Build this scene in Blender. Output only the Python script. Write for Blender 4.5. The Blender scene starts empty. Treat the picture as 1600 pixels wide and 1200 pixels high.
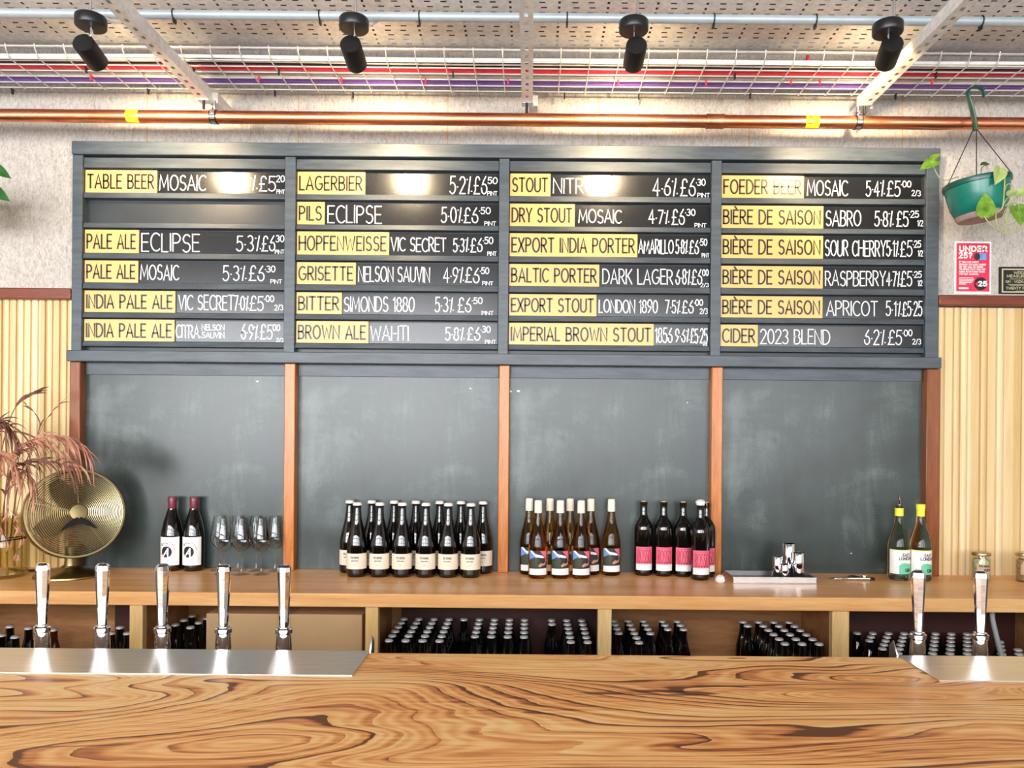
import bpy, math, random
from mathutils import Vector, Matrix

# ------------------------------------------------------------------ camera, world, daylight, exposure
S = bpy.context.scene
COL = S.collection
F, CX, CY, ROLL = 1200.0, 830.0, 680.0, 0.0085      # focal length and principal point in pixels of the 1600 x 1200 frame
CZ = 1.4575                                          # eye height
cam_data = bpy.data.cameras.new('camera')
cam = bpy.data.objects.new('camera', cam_data)
COL.objects.link(cam)
cam_data.sensor_width = 36.0
cam_data.lens = 27.0
cam_data.shift_x = -(CX - 800) / 1600
cam_data.shift_y = (CY - 600) / 1600
cam_data.clip_start = 0.02
cam.location = (0, 0, CZ)
cam.rotation_euler = (Matrix.Rotation(math.pi / 2, 3, 'X') @ Matrix.Rotation(ROLL, 3, 'Z')).to_euler()
S.camera = cam

world = bpy.data.worlds.new('daylight')
S.world = world
world.use_nodes = True
bg = world.node_tree.nodes['Background']
bg.inputs[0].default_value = (0.86, 0.93, 1.0, 1)
bg.inputs[1].default_value = 1.0

ROOM = dict(x0=-4.6, x1=4.2, y0=-2.4, y1=3.06, z1=3.02)
WINDOWS = [(-4.4, -2.5), (-2.3, -0.4), (-0.2, 1.7), (1.9, 3.8)]
WIN_Z = (1.0, 2.9)
WIN_POWER = [200, 185, 120, 80]
for (a, b), p in zip(WINDOWS, WIN_POWER):
    ld = bpy.data.lights.new('window_daylight', 'AREA')
    ld.shape = 'RECTANGLE'
    ld.size, ld.size_y = b - a, WIN_Z[1] - WIN_Z[0]
    ld.energy = p
    ld.color = (0.95, 0.965, 1.0)
    lo = bpy.data.objects.new('window_daylight', ld)
    lo.location = ((a + b) / 2, ROOM['y0'] - 0.25, sum(WIN_Z) / 2)
    lo.rotation_euler = (math.pi / 2, 0, 0)
    COL.objects.link(lo)

vs = S.view_settings
vs.view_transform = 'Standard'
vs.look = 'None'
vs.gamma = 1.0
vs.use_curve_mapping = False
vs.exposure = 0.34

# ------------------------------------------------------------------ helpers
CA, SA = math.cos(ROLL), math.sin(ROLL)


def P(px, py, Y):
    """the point at depth Y that the photograph shows at pixel (px, py)"""
    dx, dy = px - CX, py - CY
    u, v = dx * CA + dy * SA, -dx * SA + dy * CA
    return Vector((u / F * Y, Y, CZ - v / F * Y))


def PX(px, py, Y):
    return P(px, py, Y).x


def PZ(py, Y, px=CX):
    return P(px, py, Y).z


def on_height(px, py, z):
    """the point at height z that the photograph shows at pixel (px, py)"""
    dx, dy = px - CX, py - CY
    v = -dx * SA + dy * CA
    return P(px, py, (CZ - z) * F / v)


def sr(*c):
    """sRGB 0-255 to linear"""
    o = []
    for x in c:
        x /= 255
        o.append(x / 12.92 if x <= 0.04045 else ((x + 0.055) / 1.055) ** 2.4)
    return tuple(o)


ORIGIN = {}


def props(o, label, cat, group=None, kind=None):
    if label:
        o['label'] = label
    if cat:
        o['category'] = cat
    if group:
        o['group'] = group
    if kind:
        o['kind'] = kind
    return o


def thing(name, label, cat, loc=(0, 0, 0), group=None):
    o = bpy.data.objects.new(name, None)
    o.empty_display_size = 0.05
    o.location = loc
    COL.objects.link(o)
    ORIGIN[o.name] = Vector(loc)
    return props(o, label, cat, group)


KIDS = {}


def copy_thing(o, loc=None, label=None, group=None, parent=None):
    c = o.copy()
    COL.objects.link(c)
    if parent is not None:
        c.parent = parent
    if loc is not None:
        c.location = loc
    if label:
        c['label'] = label
    if group:
        c['group'] = group
    for k in KIDS.get(o.name, []):
        d = copy_thing(k, parent=c)
        KIDS.setdefault(c.name, []).append(d)
    return c


class MB:
    def __init__(self):
        self.v, self.f = [], []

    def add(self, vs, fs, M=None):
        n = len(self.v)
        for p in vs:
            p = Vector(p)
            self.v.append(M @ p if M is not None else p)
        self.f += [tuple(i + n for i in f) for f in fs]
        return self

    def box(self, x0, x1, y0, y1, z0, z1, M=None):
        vs = [(x, y, z) for x in (x0, x1) for y in (y0, y1) for z in (z0, z1)]
        return self.add(vs, [(0, 1, 3, 2), (4, 6, 7, 5), (0, 4, 5, 1), (2, 3, 7, 6), (0, 2, 6, 4), (1, 5, 7, 3)], M)

    def lathe(self, prof, n=24, c=(0, 0, 0), M=None, a0=0.0):
        """prof: (radius, height) from one end to the other, about the z axis through c"""
        vs, fs, rings = [], [], []
        for r, z in prof:
            if r < 1e-6:
                rings.append([len(vs)])
                vs.append((c[0], c[1], c[2] + z))
            else:
                rings.append(list(range(len(vs), len(vs) + n)))
                for k in range(n):
                    t = a0 + 2 * math.pi * k / n
                    vs.append((c[0] + r * math.cos(t), c[1] + r * math.sin(t), c[2] + z))
        for A, B in zip(rings, rings[1:]):
            for k in range(n):
                q = (k + 1) % n
                if len(A) == 1 and len(B) == 1:
                    continue
                if len(A) == 1:
                    fs.append((A[0], B[q], B[k]))
                elif len(B) == 1:
                    fs.append((A[k], A[q], B[0]))
                else:
                    fs.append((A[k], A[q], B[q], B[k]))
        return self.add(vs, fs, M)

    def tube(self, pts, r, n=8, closed=False, flat=1.0):
        pts = [Vector(p) for p in pts]
        m = len(pts)
        rs = r if isinstance(r, (list, tuple)) else [r] * m
        vs, fs = [], []
        up = None
        for i, p in enumerate(pts):
            if closed:
                t = pts[(i + 1) % m] - pts[i - 1]
            else:
                t = pts[min(i + 1, m - 1)] - pts[max(i - 1, 0)]
            t.normalize()
            if up is None:
                up = Vector((0, 0, 1)) if abs(t.z) < 0.9 else Vector((1, 0, 0))
            a = t.cross(up)
            if a.length < 1e-5:
                a = t.orthogonal()
            a.normalize()
            b = a.cross(t)
            up = b
            for k in range(n):
                w = 2 * math.pi * k / n
                vs.append(p + a * math.cos(w) * rs[i] + b * math.sin(w) * rs[i] * flat)
        for i in range(m if closed else m - 1):
            j = (i + 1) % m
            for k in range(n):
                q = (k + 1) % n
                fs.append((i * n + k, i * n + q, j * n + q, j * n + k))
        if not closed:
            fs.append(tuple(reversed(range(n))))
            fs.append(tuple(range((m - 1) * n, m * n)))
        return self.add(vs, fs)

    def prism(self, poly, y0, y1, M=None):
        """poly: (x, z) outline pushed from y0 to y1"""
        n = len(poly)
        vs = [(x, y0, z) for x, z in poly] + [(x, y1, z) for x, z in poly]
        fs = [tuple(range(n)), tuple(reversed(range(n, 2 * n)))]
        fs += [(k, (k + 1) % n, n + (k + 1) % n, n + k) for k in range(n)]
        return self.add(vs, fs, M)

    def strip(self, A, B):
        n = len(A)
        return self.add(list(A) + list(B), [(k, k + 1, n + k + 1, n + k) for k in range(n - 1)])

    def wrap(self, r, half, z0, z1, n=16, x0=None, x1=None):
        """a patch of a cylinder of radius r facing -y; x in arc length"""
        if x0 is None:
            x0, x1 = -half * r, half * r
        A, B = [], []
        for k in range(n + 1):
            x = x0 + (x1 - x0) * k / n
            A.append((r * math.sin(x / r), -r * math.cos(x / r), z0))
            B.append((r * math.sin(x / r), -r * math.cos(x / r), z1))
        return self.strip(A, B)

    def mesh(self, name, m, org=Vector((0, 0, 0)), smooth=40):
        me = bpy.data.meshes.new(name)
        me.from_pydata([tuple(p - org) for p in self.v], [], self.f)
        me.materials.append(m)
        if smooth:
            me.shade_smooth()
            me.set_sharp_from_angle(angle=math.radians(smooth))
        me.update()
        return me

    def part(self, name, m, parent, smooth=40, bevel=0, label=None, fix=True):
        org = ORIGIN[parent.name]
        o = bpy.data.objects.new(name, self.mesh(name, m, org, smooth))
        COL.objects.link(o)
        o.parent = parent
        ORIGIN[o.name] = org
        KIDS.setdefault(parent.name, []).append(o)
        if label:
            o['label'] = label
        self._fin(o, bevel, fix)
        return o

    def solo(self, name, m, label=None, cat=None, loc=(0, 0, 0), group=None, kind=None, smooth=40, bevel=0, fix=True):
        loc = Vector(loc)
        o = bpy.data.objects.new(name, self.mesh(name, m, loc, smooth))
        o.location = loc
        COL.objects.link(o)
        ORIGIN[o.name] = loc
        self._fin(o, bevel, fix)
        return props(o, label, cat, group, kind)

    def _fin(self, o, bevel, fix):
        if fix:
            import bmesh
            bm = bmesh.new()
            bm.from_mesh(o.data)
            bmesh.ops.recalc_face_normals(bm, faces=bm.faces)
            bm.to_mesh(o.data)
            bm.free()
        if bevel:
            md = o.modifiers.new('edges', 'BEVEL')
            md.width = bevel
            md.segments = 2
            md.limit_method = 'ANGLE'
            md.angle_limit = math.radians(40)


def smooth_path(pts, n=8):
    """Catmull-Rom through the points"""
    pts = [Vector(p) for p in pts]
    q = [pts[0] * 2 - pts[1]] + pts + [pts[-1] * 2 - pts[-2]]
    out = []
    for i in range(1, len(q) - 2):
        a, b, c, d = q[i - 1:i + 3]
        for k in range(n):
            t = k / n
            out.append(0.5 * (2 * b + (c - a) * t + (2 * a - 5 * b + 4 * c - d) * t * t + (3 * b - a - 3 * c + d) * t ** 3))
    out.append(pts[-1])
    return out


# ------------------------------------------------------------------ materials
class NT:
    def __init__(self, name):
        self.m = bpy.data.materials.new(name)
        self.m.use_nodes = True
        self.t = self.m.node_tree
        self.b = self.t.nodes['Principled BSDF']

    def n(self, kind, **kw):
        x = self.t.nodes.new('ShaderNode' + kind)
        for k, v in kw.items():
            if k[0] == '_':
                key = k[1:]
                x.inputs[int(key) if key.isdigit() else key.replace('_', ' ')].default_value = v
            else:
                setattr(x, k, v)
        return x

    def l(self, a, ao, b, bi):
        self.t.links.new(a.outputs[ao], b.inputs[bi])

    def coords(self, scale=(1, 1, 1), rot=(0, 0, 0), loc=(0, 0, 0)):
        tc = self.n('TexCoord')
        mp = self.n('Mapping')
        mp.inputs['Scale'].default_value = scale
        mp.inputs['Rotation'].default_value = rot
        mp.inputs['Location'].default_value = loc
        self.l(tc, 'Object', mp, 'Vector')
        return mp

    def ramp(self, src, out, stops, interp='LINEAR'):
        r = self.n('ValToRGB')
        r.color_ramp.interpolation = interp
        els = r.color_ramp.elements
        while len(els) < len(stops):
            els.new(0.5)
        for e, (p, c) in zip(els, stops):
            e.position = p
            e.color = (*c, 1) if len(c) == 3 else c
        self.l(src, out, r, 0)
        return r

    def noise(self, mp, scale, detail=4, rough=0.55, dist=0.0):
        x = self.n('TexNoise')
        x.inputs['Scale'].default_value = scale
        x.inputs['Detail'].default_value = detail
        x.inputs['Roughness'].default_value = rough
        x.inputs['Distortion'].default_value = dist
        self.l(mp, 0, x, 'Vector')
        return x

    def bump(self, src, out, strength, dist=0.002):
        x = self.n('Bump')
        x.inputs['Strength'].default_value = strength
        x.inputs['Distance'].default_value = dist
        self.l(src, out, x, 'Height')
        self.l(x, 0, self.b, 'Normal')
        return x

    def math(self, op, a=None, b=None, va=0.0, vb=0.0):
        x = self.n('Math', operation=op)
        x.inputs[0].default_value = va
        x.inputs[1].default_value = vb
        if a is not None:
            self.l(a[0], a[1], x, 0)
        if b is not None:
            self.l(b[0], b[1], x, 1)
        return x

    def set(self, **kw):
        for k, v in kw.items():
            self.b.inputs[k.replace('_', ' ')].default_value = v
        return self


def plain(name, c, rough=0.5, metal=0.0, var=0.12, scale=30, bump=0.0, **kw):
    """one colour with a slight procedural variation"""
    t = NT(name)
    t.set(Roughness=rough, Metallic=metal, **kw)
    mp = t.coords()
    nz = t.noise(mp, scale)
    lo = tuple(x * (1 - var) for x in c)
    hi = tuple(min(1, x * (1 + var)) for x in c)
    r = t.ramp(nz, 'Fac', [(0.3, lo), (0.7, hi)])
    t.l(r, 0, t.b, 'Base Color')
    if bump:
        t.bump(nz, 'Fac', bump)
    return t.m


def wood(name, c_lo, c_hi, stretch=(0.6, 9, 9), scale=2.2, rough=0.4, lines=26, line_amt=0.35, axis='Y', rot=(0, 0, 0)):
    t = NT(name)
    mp = t.coords(stretch, rot)
    n1 = t.noise(mp, scale, 5, 0.6, 0.6)
    n2 = t.noise(mp, scale * 7, 3, 0.6, 0.2)
    mx = t.n('Mix', data_type='FLOAT')
    mx.inputs['Factor'].default_value = line_amt
    t.l(n1, 'Fac', mx, 'A')
    t.l(n2, 'Fac', mx, 'B')
    mid = tuple((a + b) / 2 for a, b in zip(c_lo, c_hi))
    r = t.ramp(mx, 'Result', [(0.32, c_lo), (0.5, mid), (0.66, c_hi)])
    t.l(r, 0, t.b, 'Base Color')
    t.set(Roughness=rough)
    t.bump(n2, 'Fac', 0.12, 0.001)
    return t.m


def glass(name, c, rough=0.0, ior=1.45):
    t = NT(name)
    t.set(Roughness=rough, IOR=ior)
    t.b.inputs['Base Color'].default_value = (*c, 1)
    t.b.inputs['Transmission Weight'].default_value = 1.0
    return t.m


def thin_glass(name, tint):
    """a thin clear wall: mirror by the angle of view, otherwise see-through"""
    t = NT(name)
    out = t.t.nodes['Material Output']
    lw = t.n('LayerWeight')
    lw.inputs['Blend'].default_value = 0.5
    pw = t.math('POWER', (lw, 'Facing'), vb=3.5)
    fr = t.math('MULTIPLY_ADD', (pw, 0), vb=0.8)
    fr.inputs[2].default_value = 0.045
    gl = t.n('BsdfGlossy')
    gl.inputs['Roughness'].default_value = 0.01
    tr = t.n('BsdfTransparent')
    tr.inputs['Color'].default_value = (*tint, 1)
    mx = t.n('MixShader')
    t.l(fr, 0, mx, 0); t.l(tr, 0, mx, 1); t.l(gl, 0, mx, 2)
    t.l(mx, 0, out, 'Surface')
    return t.m


M = {}
# plaster made of fine fibres, in 0.6 m boards
t = NT('fibre_board_wall')
mp = t.coords((1, 1, 0.45))
n1 = t.noise(mp, 95, 4, 0.7, 1.2)
n2 = t.noise(mp, 3.2, 3)
r1 = t.ramp(n1, 'Fac', [(0.34, sr(166, 157, 145)), (0.5, sr(194, 186, 175)), (0.66, sr(209, 202, 192))])
r2 = t.ramp(n2, 'Fac', [(0.3, (0.9, 0.9, 0.92)), (0.7, (1, 1, 1))])
mm = t.n('Mix', data_type='RGBA', blend_type='MULTIPLY')
mm.inputs['Factor'].default_value = 1
t.l(r1, 0, mm, 'A'); t.l(r2, 0, mm, 'B')
t.l(mm, 'Result', t.b, 'Base Color')
t.set(Roughness=0.95)
t.bump(n1, 'Fac', 0.3, 0.002)
M['wall'] = t.m
M['joint'] = plain('wall_joint', sr(190, 165, 125), 0.9)
M['plaster'] = plain('plain_plaster', sr(225, 222, 215), 0.9)
M['ceiling'] = plain('dark_ceiling', sr(60, 58, 56), 0.9)
M['floor'] = plain('concrete_floor', sr(165, 158, 148), 0.6, scale=4)
M['win_frame'] = plain('window_frame_paint', sr(60, 62, 64), 0.5)

# grey painted timber of the menu board
t = NT('slate_grey_paint')
mp = t.coords((1.2, 5, 9))
n1 = t.noise(mp, 5, 5, 0.65)
r1 = t.ramp(n1, 'Fac', [(0.3, sr(58, 66, 72)), (0.7, sr(84, 93, 99))])
t.l(r1, 0, t.b, 'Base Color')
t.set(Roughness=0.42)
t.bump(n1, 'Fac', 0.15, 0.001)
M['board'] = t.m
M['strip'] = plain('black_gloss_slate', sr(30, 31, 32), 0.2, var=0.3, scale=9)
M['slot'] = plain('dark_slot_paint', sr(40, 44, 47), 0.4, var=0.2, scale=6)
M['yellow'] = plain('cream_yellow_board', sr(222, 182, 106), 0.33, var=0.03, scale=8)
M['ink'] = plain('dark_brown_ink', sr(42, 24, 16), 0.35)
M['chalk'] = plain('white_chalk_pen', sr(246, 247, 248), 0.6, var=0.02)

# chalkboard with wiped chalk
t = NT('wiped_chalkboard')
mp = t.coords((1, 1, 1.5))
n1 = t.noise(mp, 2.3, 5, 0.55, 0.4)
mp2 = t.coords((4, 4, 0.9))
n2 = t.noise(mp2, 2.0, 4, 0.6, 0.3)
n3 = t.noise(mp, 160, 2, 0.5)
mx = t.n('Mix', data_type='FLOAT'); mx.inputs['Factor'].default_value = 0.35
t.l(n1, 'Fac', mx, 'A'); t.l(n2, 'Fac', mx, 'B')
mx2 = t.n('Mix', data_type='FLOAT'); mx2.inputs['Factor'].default_value = 0.12
t.l(mx, 'Result', mx2, 'A'); t.l(n3, 'Fac', mx2, 'B')
r1 = t.ramp(mx2, 'Result', [(0.36, sr(36, 43, 40)), (0.52, sr(56, 66, 63)), (0.66, sr(108, 118, 115))])
t.l(r1, 0, t.b, 'Base Color')
r2 = t.ramp(mx, 'Result', [(0.25, (0.27,) * 3), (0.75, (0.34,) * 3)])
t.l(r2, 0, t.b, 'Roughness')
M['chalkboard'] = t.m

M['post'] = wood('orange_brown_timber', sr(140, 66, 16), sr(226, 142, 58), (7, 7, 0.7), 2.0, 0.3)
M['post_dark'] = wood('red_brown_timber', sr(96, 44, 16), sr(160, 92, 44), (7, 7, 0.7), 2.0, 0.3)
M['dado'] = wood('mahogany_rail', sr(96, 42, 26), sr(140, 70, 46), (0.8, 7, 7), 2.5, 0.3)
M['counter'] = wood('pale_oak_worktop', sr(222, 150, 82), sr(252, 200, 136), (0.5, 8, 8), 2.0, 0.33)
M['shelf'] = wood('plywood_shelving', sr(150, 96, 52), sr(196, 142, 90), (0.8, 6, 5), 2.2, 0.5)
M['shelf_post'] = wood('light_oak_upright', sr(212, 164, 96), sr(244, 208, 146), (8, 8, 0.8), 2.2, 0.4)
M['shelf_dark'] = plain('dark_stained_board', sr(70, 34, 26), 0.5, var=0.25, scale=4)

# reeded timber: a different tone for each slat
def reeded(name, pitch):
    t = NT(name)
    tc = t.n('TexCoord')
    sep = t.n('SeparateXYZ')
    t.l(tc, 'Object', sep, 0)
    d = t.math('DIVIDE', (sep, 0), vb=pitch)
    fl = t.math('FLOOR', (d, 0))
    wn = t.n('TexWhiteNoise', noise_dimensions='1D')
    t.l(fl, 0, wn, 'W')
    mp = t.coords((10, 10, 0.8))
    n1 = t.noise(mp, 3.0, 5, 0.6, 0.5)
    mx = t.n('Mix', data_type='FLOAT'); mx.inputs['Factor'].default_value = 0.5
    t.l(wn, 'Value', mx, 'A'); t.l(n1, 'Fac', mx, 'B')
    r = t.ramp(mx, 'Result', [(0.15, sr(198, 160, 98)), (0.5, sr(226, 198, 146)), (0.8, sr(238, 220, 182))])
    t.l(r, 0, t.b, 'Base Color')
    t.set(Roughness=0.5)
    return t.m
M['reed'] = reeded('reeded_pine', 0.0285)
M['reed_wide'] = reeded('reeded_pine_wide', 0.034)

# strongly figured bar top: growth rings cut by a wandering plane, with fine pores along the grain
t = NT('figured_bar_wood')
mp = t.coords((0.42, 1.75, 1), loc=(3.1, 0.43, 0))
w1 = t.noise(mp, 1.9, 2.2, 0.45, 0.5)
w2 = t.noise(mp, 9, 3, 0.5, 0.4)
sep = t.n('SeparateXYZ')
t.l(mp, 0, sep, 0)
a = t.math('MULTIPLY', (w1, 'Fac'), vb=2.6)
b = t.math('ADD', (sep, 1), (a, 0))
b2 = t.math('MULTIPLY', (w2, 'Fac'), vb=0.07)
c = t.math('ADD', (b, 0), (b2, 0))
s1 = t.math('MULTIPLY', (c, 0), vb=17.0)
fr = t.math('FRACT', (s1, 0))                       # saw-tooth: slow rise, sharp dark edge of each ring
fl_ = t.math('FLOOR', (s1, 0))
wn = t.n('TexWhiteNoise', noise_dimensions='1D')
t.l(fl_, 0, wn, 'W')
pw = t.math('POWER', (fr, 0), vb=3.6)
am = t.math('MULTIPLY', (pw, 0), (wn, 'Value'))
am2 = t.math('MULTIPLY', (am, 0), vb=0.8)
s3 = t.math('MULTIPLY', (c, 0), vb=260)
sn3 = t.math('SINE', (s3, 0))
f3 = t.math('MULTIPLY', (sn3, 0), vb=0.06)
mp3 = t.coords((1.6, 34, 1))
g = t.noise(mp3, 4, 6, 0.7, 0.3)
g2 = t.math('MULTIPLY', (g, 'Fac'), vb=0.6)
mp4 = t.coords((0.9, 4.2, 1), loc=(7, 2, 0))
big = t.noise(mp4, 1.7, 4, 0.55, 0.9)
g4 = t.math('MULTIPLY', (big, 'Fac'), vb=0.75)
q1 = t.math('ADD', (am2, 0), (f3, 0))
q2 = t.math('ADD', (g2, 0), (g4, 0))
fin = t.math('ADD', (q1, 0), (q2, 0))
r = t.ramp(fin, 0, [(0.42, sr(255, 226, 168)), (0.62, sr(255, 200, 128)), (0.80, sr(234, 156, 86)), (0.95, sr(168, 92, 44)), (1.0, sr(104, 54, 22))])
mp5 = t.coords((2.2, 16, 1), rot=(0, 0, .12))
ck = t.noise(mp5, 1.3, 2, 0.4, 1.2)
rc = t.ramp(ck, 'Fac', [(0.735, (1, 1, 1)), (0.76, (.22, .14, .1))])
mm = t.n('Mix', data_type='RGBA', blend_type='MULTIPLY')
mm.inputs['Factor'].default_value = 1
t.l(r, 0, mm, 'A'); t.l(rc, 0, mm, 'B')
t.l(mm, 'Result', t.b, 'Base Color')
t.set(Roughness=0.5)
M['bar'] = t.m

t = NT('brushed_steel')
mp = t.coords((1.5, 90, 90))
n1 = t.noise(mp, 6, 3, 0.6)
r1 = t.ramp(n1, 'Fac', [(0.3, sr(206, 203, 198)), (0.7, sr(232, 229, 224))])
t.l(r1, 0, t.b, 'Base Color')
t.set(Metallic=1.0, Roughness=0.3)
M['brushed'] = t.m
M['chrome'] = plain('polished_chrome', (0.86, 0.86, 0.87), 0.05, 1.0, var=0.02)
M['satin'] = plain('satin_steel', (0.72, 0.72, 0.71), 0.25, 1.0, var=0.05)

t = NT('galvanised_steel')
mp = t.coords((1, 1, 1))
v = t.n('TexVoronoi'); v.inputs['Scale'].default_value = 60
t.l(mp, 0, v, 'Vector')
n1 = t.noise(mp, 3.0, 4, 0.6)
mx = t.n('Mix', data_type='FLOAT'); mx.inputs['Factor'].default_value = 0.7
t.l(v, 'Distance', mx, 'A'); t.l(n1, 'Fac', mx, 'B')
r1 = t.ramp(mx, 'Result', [(0.25, sr(200, 199, 197)), (0.7, sr(242, 240, 237))])
t.l(r1, 0, t.b, 'Base Color')
t.set(Metallic=0.12, Roughness=0.5)
M['galv'] = t.m
M['wire'] = plain('bright_wire', sr(226, 226, 224), 0.35, 0.5, var=0.05)
M['conduit'] = plain('grey_conduit', sr(172, 182, 186), 0.35, 0.2, var=0.06)

t = NT('copper')
mp = t.coords((1.5, 8, 8))
n1 = t.noise(mp, 4, 5, 0.6, 0.5)
r1 = t.ramp(n1, 'Fac', [(0.3, sr(190, 104, 66)), (0.5, sr(236, 152, 110)), (0.7, sr(248, 184, 148))])
t.l(r1, 0, t.b, 'Base Color')
r2 = t.ramp(n1, 'Fac', [(0.3, (0.42,) * 3), (0.7, (0.24,) * 3)])
t.l(r2, 0, t.b, 'Roughness')
t.set(Metallic=1.0)
M['copper'] = t.m
M['gas_yellow'] = plain('yellow_tape', sr(246, 206, 30), 0.4, var=0.03)
M['black_metal'] = plain('black_powder_coat', sr(22, 22, 23), 0.38, var=0.15)
M['black'] = plain('black_plastic', sr(16, 16, 17), 0.4, var=0.15)
M['matt_black'] = plain('matt_black_paper', sr(14, 13, 13), 0.9, var=0.15)
M['white_plastic'] = plain('white_plastic', sr(236, 236, 232), 0.4, var=0.03)
M['cable_white'] = plain('white_sheath', sr(232, 230, 226), 0.45, var=0.03)
M['cable_grey'] = plain('grey_sheath', sr(168, 172, 174), 0.45, var=0.05)
M['cable_red'] = plain('red_sheath', sr(228, 52, 76), 0.42, var=0.06)
M['cable_purple'] = plain('purple_sheath', sr(128, 92, 190), 0.42, var=0.08)
M['cable_black'] = plain('black_sheath', sr(26, 26, 28), 0.42, var=0.1)

M['dark_glass'] = plain('near_black_bottle_glass', sr(14, 10, 8), 0.03, var=0.1, Coat_Weight=0.6)
M['brown_glass'] = plain('brown_bottle_glass', sr(70, 28, 12), 0.05, var=0.15, Coat_Weight=0.5)
M['wine_glass'] = thin_glass('clear_glass', (0.97, 0.985, 0.985))
M['amber_glass'] = glass('amber_wine_bottle', sr(236, 176, 84), ior=1.38)
M['gin_glass'] = glass('pale_green_bottle', sr(226, 236, 214), ior=1.36)
M['jar_glass'] = thin_glass('jar_glass', (0.95, 0.96, 0.92))
M['vase_glass'] = thin_glass('olive_vase_glass', (0.86, 0.83, 0.68))
M['paper'] = plain('white_label_paper', sr(244, 242, 238), 0.6, var=0.02)
M['cream_paper'] = plain('cream_label_paper', sr(240, 224, 202), 0.6, var=0.03)
M['tan_paper'] = plain('tan_label_paper', sr(196, 168, 136), 0.7, var=0.05)
M['print_black'] = plain('black_print', sr(20, 20, 20), 0.6)
M['print_grey'] = plain('grey_print', sr(96, 90, 86), 0.6)
M['print_red'] = plain('red_print', sr(186, 60, 84), 0.6)
M['pink'] = plain('pink_print', sr(236, 104, 128), 0.55, var=0.05, scale=18)
M['rose'] = plain('dark_rose_print', sr(150, 26, 46), 0.55)
M['sky_blue'] = plain('blue_print', sr(110, 152, 214), 0.6, var=0.15)
M['leaf_print'] = plain('dark_green_print', sr(58, 66, 48), 0.6, var=0.35, scale=120)
M['night_print'] = plain('charcoal_print', sr(44, 42, 46), 0.6, var=0.2)
M['peach_print'] = plain('peach_print', sr(206, 150, 116), 0.6, var=0.2)
M['mint'] = plain('mint_print', sr(112, 206, 164), 0.55, var=0.03)
M['lemon'] = plain('lemon_yellow', sr(238, 232, 60), 0.45, var=0.04)
M['pale_lemon'] = plain('pale_lemon_print', sr(232, 236, 150), 0.5, var=0.04)
M['wax'] = plain('ivory_wax', sr(246, 232, 208), 0.35, var=0.05, scale=60)
M['maroon'] = plain('maroon_capsule', sr(116, 46, 60), 0.35, var=0.08)
M['cap_white'] = plain('white_crown_cap', sr(238, 234, 226), 0.35, var=0.03)
M['cap_silver'] = plain('silver_crown_cap', (0.85, 0.84, 0.82), 0.35, 0.35, var=0.05)
M['cork'] = plain('cork', sr(206, 184, 128), 0.7, var=0.15, scale=90)
M['foil'] = plain('white_foil', sr(240, 240, 238), 0.3, var=0.04, bump=0.3)
M['card'] = plain('brown_cardboard', sr(200, 162, 116), 0.75, var=0.05, scale=5)
M['card_tape'] = plain('parcel_tape', sr(188, 148, 100), 0.4, var=0.03)
M['brass'] = plain('antique_brass', sr(150, 132, 92), 0.3, 1.0, var=0.12, scale=8)
M['brass_dark'] = plain('shaded_brass', sr(92, 80, 50), 0.5, 0.35, var=0.15, scale=8)  # olive brass, with the shade inside the fan guard put into its colour
M['brass_wire'] = plain('pale_brass_wire', sr(196, 180, 138), 0.32, 1.0, var=0.05)
M['poster_red'] = plain('poster_red', sr(222, 40, 74), 0.5, var=0.05, scale=5)
M['gold'] = plain('dull_gold', sr(206, 196, 150), 0.4, 0.3, var=0.05)
M['pot'] = plain('green_plastic', sr(14, 116, 100), 0.25, var=0.15, scale=14)
M['pot_dark'] = plain('dark_green_plastic', sr(10, 78, 68), 0.3, var=0.1)
M['pot_dirt'] = plain('pinkish_grime', sr(176, 150, 146), 0.7, var=0.15)
M['soil'] = plain('soil', sr(52, 40, 30), 0.9, var=0.3)
M['stem'] = plain('pale_green_stem', sr(166, 178, 104), 0.5, var=0.12)
M['leaf'] = plain('pothos_leaf', sr(104, 142, 46), 0.3, var=0.5, scale=34)
M['leaf_dark'] = plain('dark_pothos_leaf', sr(38, 92, 36), 0.35, var=0.25, scale=26)
M['leaf_pale'] = plain('pale_pothos_leaf', sr(160, 178, 106), 0.4, var=0.2, scale=26)
M['dry'] = plain('dried_frond', sr(186, 128, 102), 0.7, var=0.35, scale=24)
M['dry_dark'] = plain('dark_dried_frond', sr(118, 74, 58), 0.75, var=0.3, scale=24)
M['hops'] = plain('dried_hops', sr(196, 190, 140), 0.85, var=0.55, scale=90, bump=0.5)
M['grains'] = plain('brown_grain', sr(168, 132, 92), 0.85, var=0.5, scale=110, bump=0.5)
M['mesh_mat'] = plain('dark_rubber_mesh', sr(52, 50, 44), 0.6, var=0.5, scale=220)

t = NT('lamp_lens')
t.b.inputs['Base Color'].default_value = (1, 0.8, 0.55, 1)
t.b.inputs['Emission Color'].default_value = (1.0, 0.74, 0.42, 1)
t.b.inputs['Emission Strength'].default_value = 260
M['lens'] = t.m

# ------------------------------------------------------------------ stroke lettering
def arc(cx, cy, rx, ry, t0, t1, n=12):
    return [(cx + rx * math.cos(math.radians(t0 + (t1 - t0) * k / n)), cy + ry * math.sin(math.radians(t0 + (t1 - t0) * k / n))) for k in range(n + 1)]


def dot(x, y):
    return [(x - 0.02, y), (x + 0.02, y)]


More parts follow.
